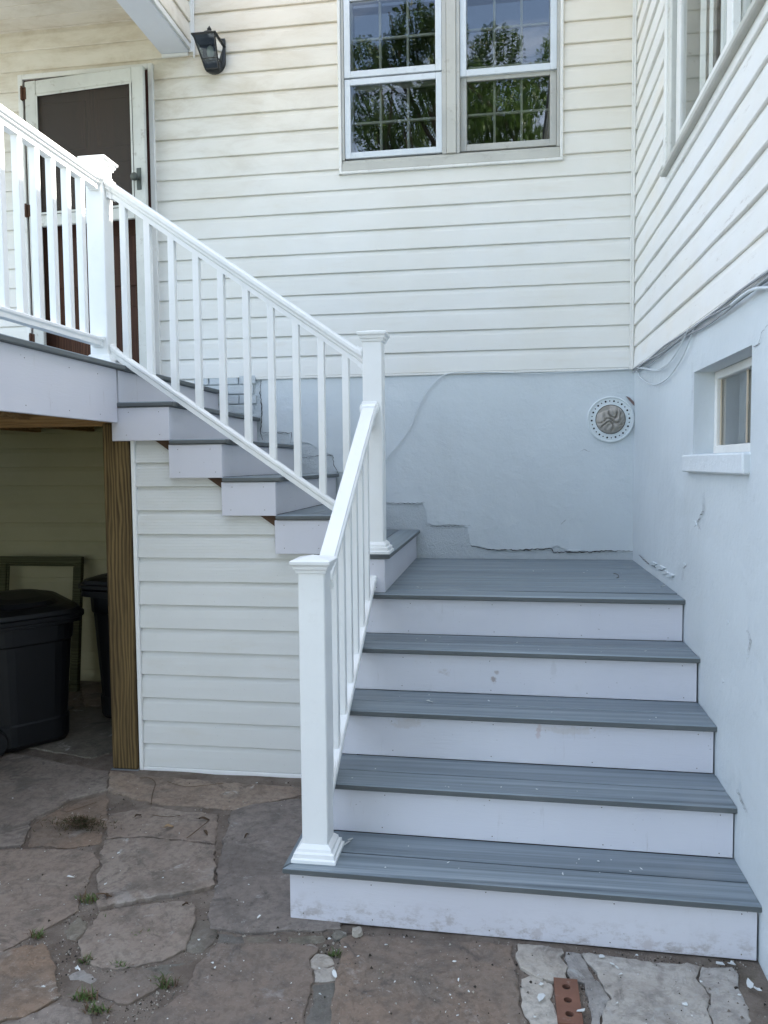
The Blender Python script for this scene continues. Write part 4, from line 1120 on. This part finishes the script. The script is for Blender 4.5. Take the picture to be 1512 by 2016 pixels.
# upper stair rail from deck newel to middle newel (a = deck end)
ax = ND[0]+.0475+.002; bx = NM[0]-.0475-.002
up_r = thing('stair_railing', 'long white railing descending beside the upper flight from the deck newel', 'railing')
sl2 = -.692
balx = [-2.697, -2.571, -2.446, -2.320, -2.194, -2.068, -1.943, -1.818, -1.693, -1.572]
railing(up_r, (ax, -1.352), (bx, -1.352), 1.975, 1.197-.02, [x-ax for x in balx], sl2)
# lower stair rail from middle newel to bottom newel
lo_r = thing('stair_railing', 'short white railing descending the lower flight to the bottom newel', 'railing')
a = (NM[0]-.014, NM[1]-.0475-.002); b = (NB[0]+.010, NB[1]+.0475+.002)
A = Vector(a); B = Vector(b); Ll = (B-A).length; sl1 = -.710
RPW = [(-.021, 0), (.021, 0), (.021, .020), (.026, .026), (.026, .036), (.022, .041), (-.022, .041), (-.026, .036), (-.026, .026), (-.021, .020)]
bals = [.130, .262, .393, .524, .655, .786, .905]
railing(lo_r, a, b, 0.822, .034, bals, sl1, RPW)
# deck railing, running toward the camera along the deck edge
dk = thing('deck_railing', 'sunlit white railing with square balusters along the deck edge', 'railing')
a = (ND[0]+.0, ND[1]-.0475-.002); b = (ND[0], YE+.13)
railing(dk, a, b, 2.000, 1.226, [.135+.1245*i for i in range(14)], 0.0)
m_ = MB(); m_.box(ND[0]-.016, ND[0]+.016, -2.33, -2.298, ZD+.001, 1.228, .003); part('foot_block', m_, PVC, dk)
newel(ND[0], YE+.08, ZD, 2.165, 'white newel post at the outer corner of the deck, left of the picture')

# ------------------------------------------------------------------ wall lantern
ln = thing('wall_lantern', 'black glass paned lantern on the siding right of the door', 'lantern')
LX = -2.688
m_ = MB(); pts = []
for i in range(13):
    a = math.pi+i*math.pi/12; pts.append((LX+.076*math.cos(a), 3.262+.078*math.sin(a)))
pts += [(LX+.076, 3.40), (LX-.076, 3.40)]
m_.loft([[(x, -.021, z) for x, z in pts], [(x, -.040, z) for x, z in pts], [(LX+(x-LX)*.88, -.045, 3.29+(z-3.29)*.90) for x, z in pts]]); part('backplate', m_, BLACKM, ln)
tw, td, bwid, bd, zt, zb = .070, .165, .044, .030, 3.345, 3.198
def strut(p, q, r=.0055): m__ = MB(); m__.tube([p, q], r, 6); part('strut', m__, BLACKM, ln)
Tf = [(LX-tw, -.045-td, zt), (LX+tw, -.045-td, zt), (LX+tw, -.046, zt), (LX-tw, -.046, zt)]
Bf = [(LX-bwid, -.045-bd, zb), (LX+bwid, -.045-bd, zb), (LX+bwid, -.046, zb), (LX-bwid, -.046, zb)]
for i in range(4): strut(Tf[i], Bf[i]); strut(Bf[i], Bf[(i+1) % 4])
mid = [tuple(Vector(Tf[i]).lerp(Vector(Bf[i]), .68)) for i in range(4)]
for i in (0, 1, 3): strut(mid[i], mid[(i+1) % 4] if i != 3 else mid[0], .004)
m_ = MB(); m_.box(LX-tw-.012, LX+tw+.012, -.045-td-.012, -.030, zt, zt+.010, .002)
m_.loft([[(LX-tw-.010, -.220, zt+.0101), (LX+tw+.010, -.220, zt+.0101), (LX+tw+.010, -.032, zt+.0101), (LX-tw-.010, -.032, zt+.0101)], [(LX-.046, -.160, zt+.034), (LX+.046, -.160, zt+.034), (LX+.046, -.060, zt+.034), (LX-.046, -.060, zt+.034)]])
part('hood', m_, BLACKM, ln)
m_ = MB(); m_.lathe([(.046, zt+.034), (.050, zt+.040), (.044, zt+.052), (.030, zt+.062), (.012, zt+.066), (.010, zt+.072), (.015, zt+.082), (.009, zt+.092), (.001, zt+.104)], LX, -.110, 12); part('finial', m_, BLACKM, ln)
for i in (0, 1, 3):
    a, b = i, (i+1) % 4
    m_ = MB(); m_.add([Tf[a], Tf[b], Bf[b], Bf[a]], [(0, 1, 2, 3)]); part('pane', m_, GLASS_L, ln)
m_ = MB(); m_.lathe([(.012, zb+.05), (.020, zb+.07), (.024, zb+.09), (.020, zb+.115), (.010, zb+.13)], LX, -.100, 14); part('bulb', m_, m_simple('frosted_bulb', (.7, .72, .7), .4), ln, smooth=True)
m_ = MB(); m_.lathe([(.012, zb+.131), (.012, zb+.146)], LX, -.100, 10); part('socket', m_, BLACKM, ln)

# ------------------------------------------------------------------ wall vent with towel
VX, VZ = -.150, .886
vt = thing('vent_ring', 'pale round vent flange with a ring of screw holes near the foundation corner', 'vent')
m_ = MB(); n_ = 48
def ringY(r, y): return [(VX+r*math.cos(k*2*math.pi/n_), y, VZ+r*math.sin(k*2*math.pi/n_)) for k in range(n_)]
m_.loft([ringY(.144, -.002), ringY(.144, -.019), ringY(.141, -.022), ringY(.135, -.022), ringY(.132, -.015), ringY(.098, -.015), ringY(.096, -.0175), ringY(.093, -.0175), ringY(.092, -.014), ringY(.092, -.002)], cap=False)
part('flange', m_, m_simple('painted_vent_plastic', (.68, .73, .745), .4, .03), vt, smooth=False)
hm = MB()
for k in range(28):
    a = k*2*math.pi/28+.05; r = .0062 if k % 2 == 0 else .0040; c = (VX+.115*math.cos(a), VZ+.115*math.sin(a)); q = []
    hm.loft([[(c[0]+r*math.cos(t*math.pi/4), y, c[1]+r*math.sin(t*math.pi/4)) for t in range(8)] for y in (-.0148, -.0158)])
part('screw_holes', hm, m_simple('hole_black', (.006, .006, .006), .9), vt)
m_ = MB(); m_.loft([ringY(.0925, -.010), ringY(.0925, -.0121)]); part('duct_interior', m_, m_simple('dark_duct', (.012, .012, .012), .9), vt)
rg = MB(); vs_ = []; N = 44
for j in range(N+1):
    for i in range(N+1):
        u, v = -1+2*i/N, -1+2*j/N
        rr_ = math.hypot(u, v); sq = 1
        if rr_ > 0: sq = max(abs(u), abs(v))/rr_
        x, z = u*sq*.089, v*sq*.089
        w_ = math.sin((z*1.0-x*.40+.008*math.sin(x*38))*60+6.5*noise.noise(Vector((x*15, z*15, 3))))
        w2 = math.sin((z*.75+x*.75)*62+3.5*noise.noise(Vector((x*15, z*15, 8)))*1.7)
        edge = max(0, 1-(math.hypot(x, z)/.089)**4)
        d = .0135+edge*(.002+.032*abs(w_)**.5+.012*abs(w2)**.6+.010*noise.noise(Vector((x*25, z*25, 1))))
        if x < -.005 and z > .045+.3*(x+.05): d = .0125
        vs_.append((VX+x, -d, VZ+z))
rg.add(vs_, [(j*(N+1)+i, j*(N+1)+i+1, (j+1)*(N+1)+i+1, (j+1)*(N+1)+i) for j in range(N) for i in range(N)])
tag(rg.build('towel', TOWEL, smooth=True), 'crumpled grey brown towel stuffed inside the round vent', 'towel')
m_ = MB(); q = [at(u, v, 'y', -.012) for u, v in ((1233, 780), (1240, 783), (1248, 791), (1253, 802), (1247, 797), (1238, 787))]
pts = [(p.x, p.z) for p in q]; m_.loft([[(x, -.006, z) for x, z in pts], [(x, -.0135, z) for x, z in pts]]); part('broken_plaster', m_, m_simple('exposed_brown_plaster', (.16, .11, .10), .9, .3), fpart)

# ------------------------------------------------------------------ cables
def smoothpts(P, k=6):
    P = [Vector(p) for p in P]; out_ = []
    for i in range(len(P)-1):
        p0, p1, p2, p3 = P[max(i-1, 0)], P[i], P[i+1], P[min(i+2, len(P)-1)]
        for q in range(k):
            t = q/k; out_.append(.5*((2*p1)+(-p0+p2)*t+(2*p0-5*p1+4*p2-p3)*t*t+(-p0+3*p1-3*p2+p3)*t**3))
    out_.append(P[-1]); return out_
m_ = MB(); pts = [(-.035, -.035, 1.193), (-.47, -.026, 1.186), (-.62, -.028, 1.180), (-.786, -.025, 1.192), (-1.045, -.024, 1.200), (-1.19, -.022, 1.190), (-1.291, -.020, 1.106), (-1.359, -.019, .993), (-1.409, -.019, .862), (-1.494, -.018, .747), (-1.586, -.018, .638), (-1.63, -.018, .50)]
m_.tube(smoothpts(pts), .0031, 6); tag(m_.build('cable', CABLE, smooth=True), 'thin white cable curving down the back foundation behind the middle newel', 'cable')
def XC(l, o=-.022): return [(o, at(u, v, 'x', o).y, at(u, v, 'x', o).z) for u, v in l]
m_ = MB(); m_.tube(smoothpts(XC([(1252, 728), (1262, 745), (1275, 754), (1292, 757), (1310, 748), (1325, 732), (1345, 700), (1358, 668), (1366, 648)])), .0036, 6)
tag(m_.build('cable', CABLE, smooth=True), 'lower of the two cable loops hanging under the right wall siding by the corner', 'cable')
m_ = MB(); m_.tube(smoothpts(XC([(1254, 724), (1275, 727), (1290, 730), (1305, 726), (1325, 705), (1343, 675), (1354, 650)], -.030)), .0032, 6)
m_.tube(smoothpts(XC([(1254, 722), (1278, 726), (1297, 727), (1318, 712), (1338, 682), (1349, 655)], -.022)), .0032, 6)
tag(m_.build('cable', CABLE, smooth=True), 'upper paired cable loop hanging under the right wall siding by the corner', 'cable')
m_ = MB()
for off, dz, wob in ((-.024, .004, .004), (-.027, -.012, .008), (-.022, -.022, .007)):
    pts = [(off+.003*math.sin(y*9+dz*300), y, 1.183+dz+wob*math.sin(y*5+dz*200)) for y in [-.06-i*.25 for i in range(28)]]
    m_.tube(smoothpts(pts, 3), .0042, 6)
tag(m_.build('cable_bundle', m_simple('grey_cable', (.33, .34, .35), .6), smooth=True), 'bundle of grey cables running along the bottom edge of the right wall siding', 'cables')
m_ = MB(); m_.tube(smoothpts(XC([(1440, 600), (1462, 582), (1480, 571), (1498, 567), (1520, 566), (1560, 558)], -.034)), .0055, 8)
tag(m_.build('cable', CABLE, smooth=True), 'thicker white cable leaving the bundle at the right edge of the picture', 'cable')

# ------------------------------------------------------------------ under the deck
def bin_(x, y, z, rot, H, W, Dp, lid_tilt, label):
    t = thing('trash_can', label, 'trash can', 'black wheeled trash cans under the deck')
    T_ = Matrix.Translation((x, y, z)) @ Matrix.Rotation(rot, 4, 'Z')
    def rr2(w_, d_, r_, zz, yo=0):
        q = []
        for (sx, sy, a0) in ((1, 1, 0), (-1, 1, 90), (-1, -1, 180), (1, -1, 270)):
            for i in range(6):
                a = math.radians(a0+i*18); q.append(T_ @ Vector((sx*(w_-r_)+r_*math.cos(a), sy*(d_-r_)+r_*math.sin(a)+yo, zz)))
        return q
    m_ = MB(); w0, w1, d0, d1 = W*.44, W*.5, Dp*.42, Dp*.5
    m_.loft([rr2(w0-.03, d0-.03, .05, .012), rr2(w0, d0, .11, .04), rr2(w0+.004, d0+.004, .11, .15), rr2(w0-.003, d0-.003, .11, .16), rr2(w1-.012, d1-.012, .13, H-.20), rr2(w1-.004, d1-.004, .13, H-.19), rr2(w1+.000, d1+.000, .13, H-.10), rr2(w1+.022, d1+.022, .09, H-.095), rr2(w1+.024, d1+.024, .09, H-.06), rr2(w1+.010, d1+.010, .09, H-.055)])
    part('body', m_, BINP, t, smooth=False)
    m_ = MB(); Tl = T_ @ Matrix.Translation((0, 0, H-.050)) @ Matrix.Rotation(lid_tilt, 4, 'Y')
    T0 = T_; T_ = Tl
    m_.loft([rr2(w1+.030, d1+.030, .10, 0), rr2(w1+.040, d1+.040, .11, .006), rr2(w1+.040, d1+.040, .11, .026), rr2(w1+.026, d1+.026, .11, .032), rr2(w1+.018, d1+.018, .12, .052), rr2(w1-.03, d1-.03, .13, .068), rr2(w1-.06, d1-.06, .13, .070), rr2(w1-.08, d1-.08, .13, .090), rr2(w1-.16, d1-.14, .06, .100)])
    part('lid', m_, BINP, t, smooth=False); T_ = T0
    m_ = MB(); m_.tube([T_ @ Vector((-.12, -d1-.02, H-.13)), T_ @ Vector((-.12, -d1-.06, H-.11)), T_ @ Vector((.12, -d1-.06, H-.11)), T_ @ Vector((.12, -d1-.02, H-.13))], .012, 8); part('handle', m_, BINP, t, smooth=True)
    for s_x in (-1, 1):
        Tw = T_ @ Matrix.Translation((s_x*(w0-.03), -d0-.012, .075)) @ Matrix.Rotation(math.pi/2, 4, 'Y')
        m_ = MB(); m_.lathe([(.018, -.028), (.066, -.028), (.075, -.018), (.075, .018), (.066, .028), (.03, .028), (.026, .020), (.010, .020)], 0, 0, 24, Tw); wh = part('wheel', m_, WHEEL, t, smooth=False)
        m_ = MB(); m_.lathe([(.008, .0201), (.008, .034), (.003, .036)], 0, 0, 10, Tw); part('axle_cap', m_, m_simple('axle_steel', (.4, .4, .4), .4, metal=.8), wh)
    return t
bin_(-3.535, -1.08, gz(-1.1), math.radians(-38), .785, .52, .50, math.radians(5), 'nearer black wheeled trash can under the deck, at the left edge')
bin_(-2.985, -.58, gz(-.6), math.radians(168), .86, .56, .56, 0, 'farther black trash can half hidden behind the wooden deck post')
fr = thing('empty_frame', 'empty greenish wooden frame leaning on the siding under the deck', 'frame')
Tt = Matrix.Translation((-3.975, -.245, gz(-.25))) @ Matrix.Rotation(math.radians(-7), 4, 'X')
for (a, b, c, d, nm) in ((-.305, .305, .865, .915, 'rail'), (-.305, .305, 0, .05, 'rail'), (-.305, -.255, .0505, .8645, 'stile'), (.255, .305, .0505, .8645, 'stile')):
    m_ = MB(); m_.box(a, b, -.02, .02, c, d, .003, Tt); part(nm, m_, FRAMEW, fr)
m_ = MB(); m_.box(-.254, .254, -.008, .006, .848, .8635, .002, Tt); m_.box(.240, .2535, -.008, .006, .051, .847, .002, Tt); m_.box(-.2535, -.240, -.008, .006, .051, .847, .002, Tt); part('inner_bead', m_, FRAMEW, fr)

# ------------------------------------------------------------------ small things on the patio
bp = [atg(u, v) for u, v in K8([(682, 655), (795, 662), (832, 830), (700, 830)])]
c0 = atg(1118, 1975); ang = math.atan2((atg(1095, 1935)-atg(1103, 2016)).y, (atg(1095, 1935)-atg(1103, 2016)).x)
br = thing('cored_brick', 'red brick with three round core holes set among the pale slabs by the bottom step', 'brick')
Tb = Matrix.Translation((c0.x, c0.y, gz(c0.y)-.045)) @ Matrix.Rotation(ang, 4, 'Z')
hl, hw_, hh = .100, .029, .055
hw_ = .036
m_ = MB()
holes = [(-.060, .0125), (0, .0125), (.060, .0125)]
# top face with round holes: strips between cells
cells = [(-hl, -.030), (-.030, .030), (.030, hl)]
n_ = 16
for (x0, x1), (hx, hr) in zip(cells, holes):
    ring = [(hx+hr*math.cos(k*2*math.pi/n_), hr*math.sin(k*2*math.pi/n_)) for k in range(n_)]
    sqr = []
    for k in range(n_):
        a = k*2*math.pi/n_; cx, cy = math.cos(a), math.sin(a)
        hx0, hx1 = hx-x0, x1-hx
        tt = min([(hx1/cx if cx > 1e-6 else 9), (-hx0/cx if cx < -1e-6 else 9), (hw_/abs(cy) if abs(cy) > 1e-6 else 9)])
        sqr.append((hx+tt*cx, tt*cy))
    for q in (0, 1):
        pass
    cor = [(x1, hw_), (x0, hw_), (x0, -hw_), (x1, -hw_)]
    for c in cor:
        k = min(range(n_), key=lambda k: (sqr[k][0]-c[0])**2+(sqr[k][1]-c[1])**2); sqr[k] = c
    vt_ = [Tb @ Vector((x, y, hh)) for x, y in ring]+[Tb @ Vector((x, y, hh)) for x, y in sqr]+[Tb @ Vector((x, y, hh-.030)) for x, y in ring]
    fs = []
    for k in range(n_):
        j = (k+1) % n_; fs += [(k, n_+k, n_+j, j), (k, j, 2*n_+j, 2*n_+k)]
    m_.add(vt_, fs)
co = [(-hl, -hw_), (hl, -hw_), (hl, hw_), (-hl, hw_)]
m_.add([Tb @ Vector((x, y, z)) for z in (0, hh) for x, y in co], [(i, (i+1) % 4, 4+(i+1) % 4, 4+i) for i in range(4)]+[(3, 2, 1, 0)])
part('brick_body', m_, BRICKM, br)
m_ = MB()
for hx, hr in holes: m_.lathe([(hr*.98, hh-.031), (hr*.98, hh-.013), (hr*.4, hh-.011)], hx, 0, 10, Tb)
part('hole_fill', m_, HOLE, br)
def rock(p, r, seed, mat, name, label, cat, sz=.7):
    m_ = MB(); rings = []
    for j in range(1, 8):
        th = math.pi*j/8; rings.append([])
        for i in range(10):
            ph = i*math.pi/5; d = Vector((math.sin(th)*math.cos(ph), math.sin(th)*math.sin(ph), -math.cos(th))); q = r*(1+.35*noise.noise(d*1.7+Vector((seed, 0, 0))))
            rings[-1].append((p.x+d.x*q, p.y+d.y*q, p.z+d.z*q*sz+r*sz*.7))
    m_.loft(rings); return tag(m_.build(name, mat), label, cat)
p = atg(703, 1841); rock(Vector((p.x, p.y, gz(p.y))), .021, 3, PEBP, 'pebble', 'pale rounded stone lying against the foot of the bottom step', 'stone')
p = atg(350, 1960-2); p = atg(668, 1840)
rock(Vector((p.x, p.y, gz(p.y)-.012)), .028, 9, CONC, 'rock', 'flat dark stone wedged beside the pale one under the bottom step', 'stone', .4)
# moss and root clump
p = atg(160, 1632); m_ = MB(); rr = random.Random(5)
for _ in range(900):
    a = rr.uniform(0, 6.3); d = abs(rr.gauss(0, .055)); x = p.x+d*math.cos(a)*1.35; y = p.y+d*math.sin(a)*.55; z = gz(y)+.012+rr.uniform(0, .045)*math.exp(-d*9)
    b = rr.uniform(0, 6.3); l = rr.uniform(.008, .028); e = rr.uniform(-.4, .9)
    v1 = Vector((math.cos(b)*math.cos(e), math.sin(b)*math.cos(e), math.sin(e)))*l; sd = Vector((-math.sin(b), math.cos(b), .3))*.0022; P0 = Vector((x, y, z))
    m_.add([P0-sd, P0+sd, P0+v1], [(0, 1, 2)], 0 if rr.random() < .65 else 1)
for _ in range(14):
    a = rr.uniform(0, 6.3); P0 = Vector((p.x+rr.uniform(-.05, .05), p.y+rr.uniform(-.02, .02), gz(p.y)+.02)); P1 = P0+Vector((math.cos(a)*.12, math.sin(a)*.04, rr.uniform(-.005, .02)))
    m_.tube([P0, P0.lerp(P1, .5)+Vector((rr.uniform(-.01, .01), rr.uniform(-.01, .01), .012)), P1], [.002, .0016, .0008], 4, 1)
tag(m_.build('moss_clump', [MOSS, ROOT]), 'dried clump of moss and roots lying on the flagstones at left', 'moss clump')
# dry leaf
def leaf(u, v, L_, W_, rot, mat, name, label, cat, group=None):
    p = atg(u, v); m_ = MB(); T_ = Matrix.Translation((p.x, p.y, gz(p.y)+.013)) @ Matrix.Rotation(rot, 4, 'Z'); rows_ = []
    for i in range(7):
        t = i/6; w_ = W_*math.sin(math.pi*min(1, t*.92+.06))**.8
        rows_.append([T_ @ Vector(((t-.5)*L_, s_g*w_/2, .006*abs(s_g)+.004*math.sin(t*5))) for s_g in (-1, 0, 1)])
    m_.loft(rows_, cap=False, closed=False)
    m_.tube([T_ @ Vector((-.5*L_, 0, .002)), T_ @ Vector((-.75*L_, .004, .002))], .0009, 4)
    return tag(m_.build(name, mat, smooth=True), label, cat, group)
leaf(333, 1634, .038, .028, .5, DRYLEAF, 'leaf', 'light tan dry leaf on the middle flagstone', 'leaf')
DARKL = m_simple('brown_dry_leaf', (.075, .045, .025), .8, .3)
for i, (u, v, l, lab) in enumerate(((402, 1619, .05, 'curled dark brown leaf right of the tan leaf'), (272, 1612, .035, 'small dark leaf between the moss clump and the tan leaf'), (210, 1770, .04, 'reddish curled leaf at the left edge of the big middle slab'), (365, 1788, .022, 'tiny red leaf below the middle slab'), (485, 1652, .028, 'small dark leaf left of the bottom newel'), (405, 1646, .04, 'flat dark leaf below the curled brown leaf'))):
    leaf(u, v, l, l*.35, i*1.1, DARKL, 'leaf', lab, 'leaf')
def twig(pl_, r, label):
    P = [atg(u, v) for u, v in pl_]; P = [Vector((p.x, p.y, gz(p.y)+.016)) for p in P]; m_ = MB(); m_.tube(smoothpts(P, 4), r, 5); tag(m_.build('twig', ROOT, smooth=True), label, 'twig')
twig([(298, 1590), (300, 1570), (306, 1548), (295, 1538), (275, 1538)], .0016, 'thin hooked twig on the stones below the siding skirt wall')
twig([(368, 1657), (390, 1640), (412, 1622)], .0018, 'straight twig pointing at the curled brown leaf')
twig([(130, 1606), (160, 1596), (190, 1586)], .0014, 'pale short twig above the moss clump')
twig([(300, 1611), (330, 1615), (355, 1612)], .0014, 'thin dark twig left of the curled brown leaf')
twig([(190, 1768), (205, 1767), (220, 1773)], .0022, 'short reddish twig beside the middle slab edge')
twig([(330, 1545), (365, 1555), (405, 1552), (440, 1548)], .0012, 'long thin twig right of the hooked twig')
def tuft(u, v, n_, h, spread, label, seed):
    p = atg(u, v); rr_ = random.Random(seed); m_ = MB()
    for _ in range(n_):
        a = rr_.uniform(0, 6.3); d = rr_.random()**.6*spread; x, y = p.x+d*math.cos(a)*1.3, p.y+d*math.sin(a)*.6; P0 = Vector((x, y, gz(y)-.004)); l = h*1.15*rr_.uniform(.5, 1.2); b = rr_.uniform(0, 6.3); ln_ = rr_.uniform(.2, 1.1)
        dr_ = Vector((math.cos(b)*ln_, math.sin(b)*ln_, 1)).normalized(); sd = Vector((-math.sin(b), math.cos(b), 0))*.0022
        P1 = P0+dr_*l*.6; P2 = P1+(dr_+Vector((0, 0, -.7))).normalized()*l*.5
        m_.add([P0-sd, P0+sd, P1+sd*.8, P1-sd*.8, P2], [(0, 1, 2, 3), (3, 2, 4)], 0 if rr_.random() < .7 else 1)
    tag(m_.build('grass_tuft', [GRASSB, ROOT]), label, 'grass', 'grass tufts in the patio joints')
for i, a in enumerate(((175, 1772, 46, .03, .035, 'grass tuft in the joint left of the middle slab'), (72, 1843, 26, .03, .02, 'small grass tuft near the left edge, above the rust slab'), (168, 1965, 60, .03, .03, 'thick grass tuft left of the diamond shaped stone'), (172, 1892, 30, .022, .022, 'grass tuft above the white stained stone'), (325, 1938, 34, .036, .03, 'grass blades at the right tip of the diamond shaped stone'), (240, 1902, 20, .02, .025, 'short grass left above the diamond shaped stone'), (658, 1880, 26, .022, .018, 'grass sprig in the joint between the two rust slabs'), (285, 1840, 30, .018, .035, 'dry grassy roots in the joint at the centre left'), (190, 1990, 40, .026, .03, 'grass tuft lowest in the picture at left'), (210, 1805, 24, .016, .03, 'low weeds under the corner of the middle slab'))):
    tuft(a[0], a[1], int(a[2]*1.3), *a[3:], 50+i)
# chips and hairs left on the treads
m_ = MB(); rr = random.Random(21)
for k in range(5):
    for _ in range(9 if k else 12):
        s = rr.uniform(.15, 1.45); p = FE(s, k, rr.uniform(.02, .25 if k else 1.2)); flake(m_, Vector((p[0], p[1], 0)), rr.choice([.0015, .002, .003]), -k*R1+.0005, rr, rr.uniform(1, 2))
for u, v, k, r in ((690, 1655, 4, .008), (684, 1662, 4, .007), (1140, 1693, 4, .003), (845, 1382, 2, .006), (1178, 1698, 4, .004), (1305, 1156, 0, .005), (1108, 1722, 4, .003)):
    p = at(u, v, 'z', -k*R1); flake(m_, p, r, -k*R1+.001, rr, 2.4)
o = m_.build('paint_specks', CHIP, kind='stuff'); tag(o, 'white paint specks dropped on the grey treads of the lower flight', 'paint specks')
m_ = MB(); P = [at(u, v, 'z', 0) for u, v in ((1208, 1130), (1216, 1132), (1218, 1137), (1214, 1139))]; m_.tube(smoothpts([Vector((p.x, p.y, .003)) for p in P], 4), .0014, 5)
tag(m_.build('twig', ROOT), 'tiny curled twig on the grey landing boards', 'twig')

# ------------------------------------------------------------------ trees behind the viewer (seen mirrored in the panes)
def tree(x, y, H, cr, mats, label, seed, nleaf=9000, bare=False, low=.25):
    t = thing('tree', label, 'tree', 'trees across the yard'); rr_ = random.Random(seed)
    m_ = MB(); base = Vector((x, y, -1.05)); tips = []
    def limb(p, d, l, r, depth):
        pts = [p]; q = p.copy(); dd = d.copy()
        for i in range(4):
            dd = (dd+Vector((rr_.uniform(-.18, .18), rr_.uniform(-.18, .18), rr_.uniform(-.02, .12)))).normalized(); q = q+dd*l/4; pts.append(q.copy())
        m_.tube(pts, [r*(1-.16*i) for i in range(5)], 6)
        tips.append(pts[-1]); tips.append(pts[2])
        if depth:
            for k in range(3 if depth > 1 else 2):
                a = rr_.uniform(0, 6.3); s_p = rr_.uniform(.45, .9) if not bare else rr_.uniform(.25, .5)
                limb(pts[rr_.choice([2, 3, 4])], (dd+Vector((math.cos(a), math.sin(a), .25))*s_p).normalized(), l*rr_.uniform(.55, .75), r*.5, depth-1)
    limb(base, Vector((0, 0, 1)), H*.5, H*.022, 3)
    part('trunk', m_, BARK, t)
    if bare: return t
    c = MB(); blobs = []
    for i in range(16):
        a = rr_.uniform(0, 6.3); zz = rr_.uniform(low, 1); rad = cr*(1-((zz-.55)/.62)**2)**.5 if abs(zz-.55) < .6 else cr*.3
        d = rad*rr_.uniform(.2, .95); blobs.append((Vector((x+d*math.cos(a), y+d*math.sin(a), -1.05+zz*H*.93)), cr*rr_.uniform(.28, .48)))
    for p in tips[::3]: blobs.append((p, cr*.25))
    for _ in range(nleaf):
        b, r = rr_.choice(blobs); v = Vector((rr_.gauss(0, 1), rr_.gauss(0, 1), rr_.gauss(0, .8))).normalized()*r*rr_.uniform(.55, 1.08); P0 = b+v
        if P0.z < -.9: continue
        n1 = Vector((rr_.uniform(-1, 1), rr_.uniform(-1, 1), rr_.uniform(-1, 1))).normalized(); n2 = n1.cross(Vector((rr_.uniform(-1, 1), rr_.uniform(-1, 1), .3))).normalized(); s_ = rr_.uniform(.035, .072)
        c.add([P0-n1*s_, P0+n2*s_*.5, P0+n1*s_, P0-n2*s_*.5], [(0, 1, 2, 3)], 0 if rr_.random() < .86 else 1)
    part('crown', c, mats, t); return t
tree(-3.6, -13.6, 9.3, 2.3, [LEAF, LEAFD], 'leafy tree across the yard, mirrored at the left of the double window', 1, 26000)
tree(-1.6, -14.2, 11.2, 2.1, [LEAFD, LEAF], 'tallest dense tree across the yard, mirrored left of the window mullion', 2, 30000)
tree(1.0, -13.2, 9.5, 2.2, [LEAF, LEAFD], 'round green tree across the yard, mirrored in the right sash', 3, 26000)
tree(3.6, -14.0, 11.5, 2.8, [LEAFD, LEAF], 'broad tree across the yard on the right', 4, 9000)
tree(-6.6, -13.5, 9.5, 2.8, [LEAFD, LEAF], 'broad tree across the yard on the left', 5, 9000)
tree(.0, -11.2, 7.0, 1.3, [LEAFD, BLOOM], 'small white flowering tree mirrored low in the right sash', 6, 7000)
tree(-2.4, -12.0, 13.0, 1.2, [LEAF], 'bare dead tree mirrored in the left sash', 7, 0, bare=True)
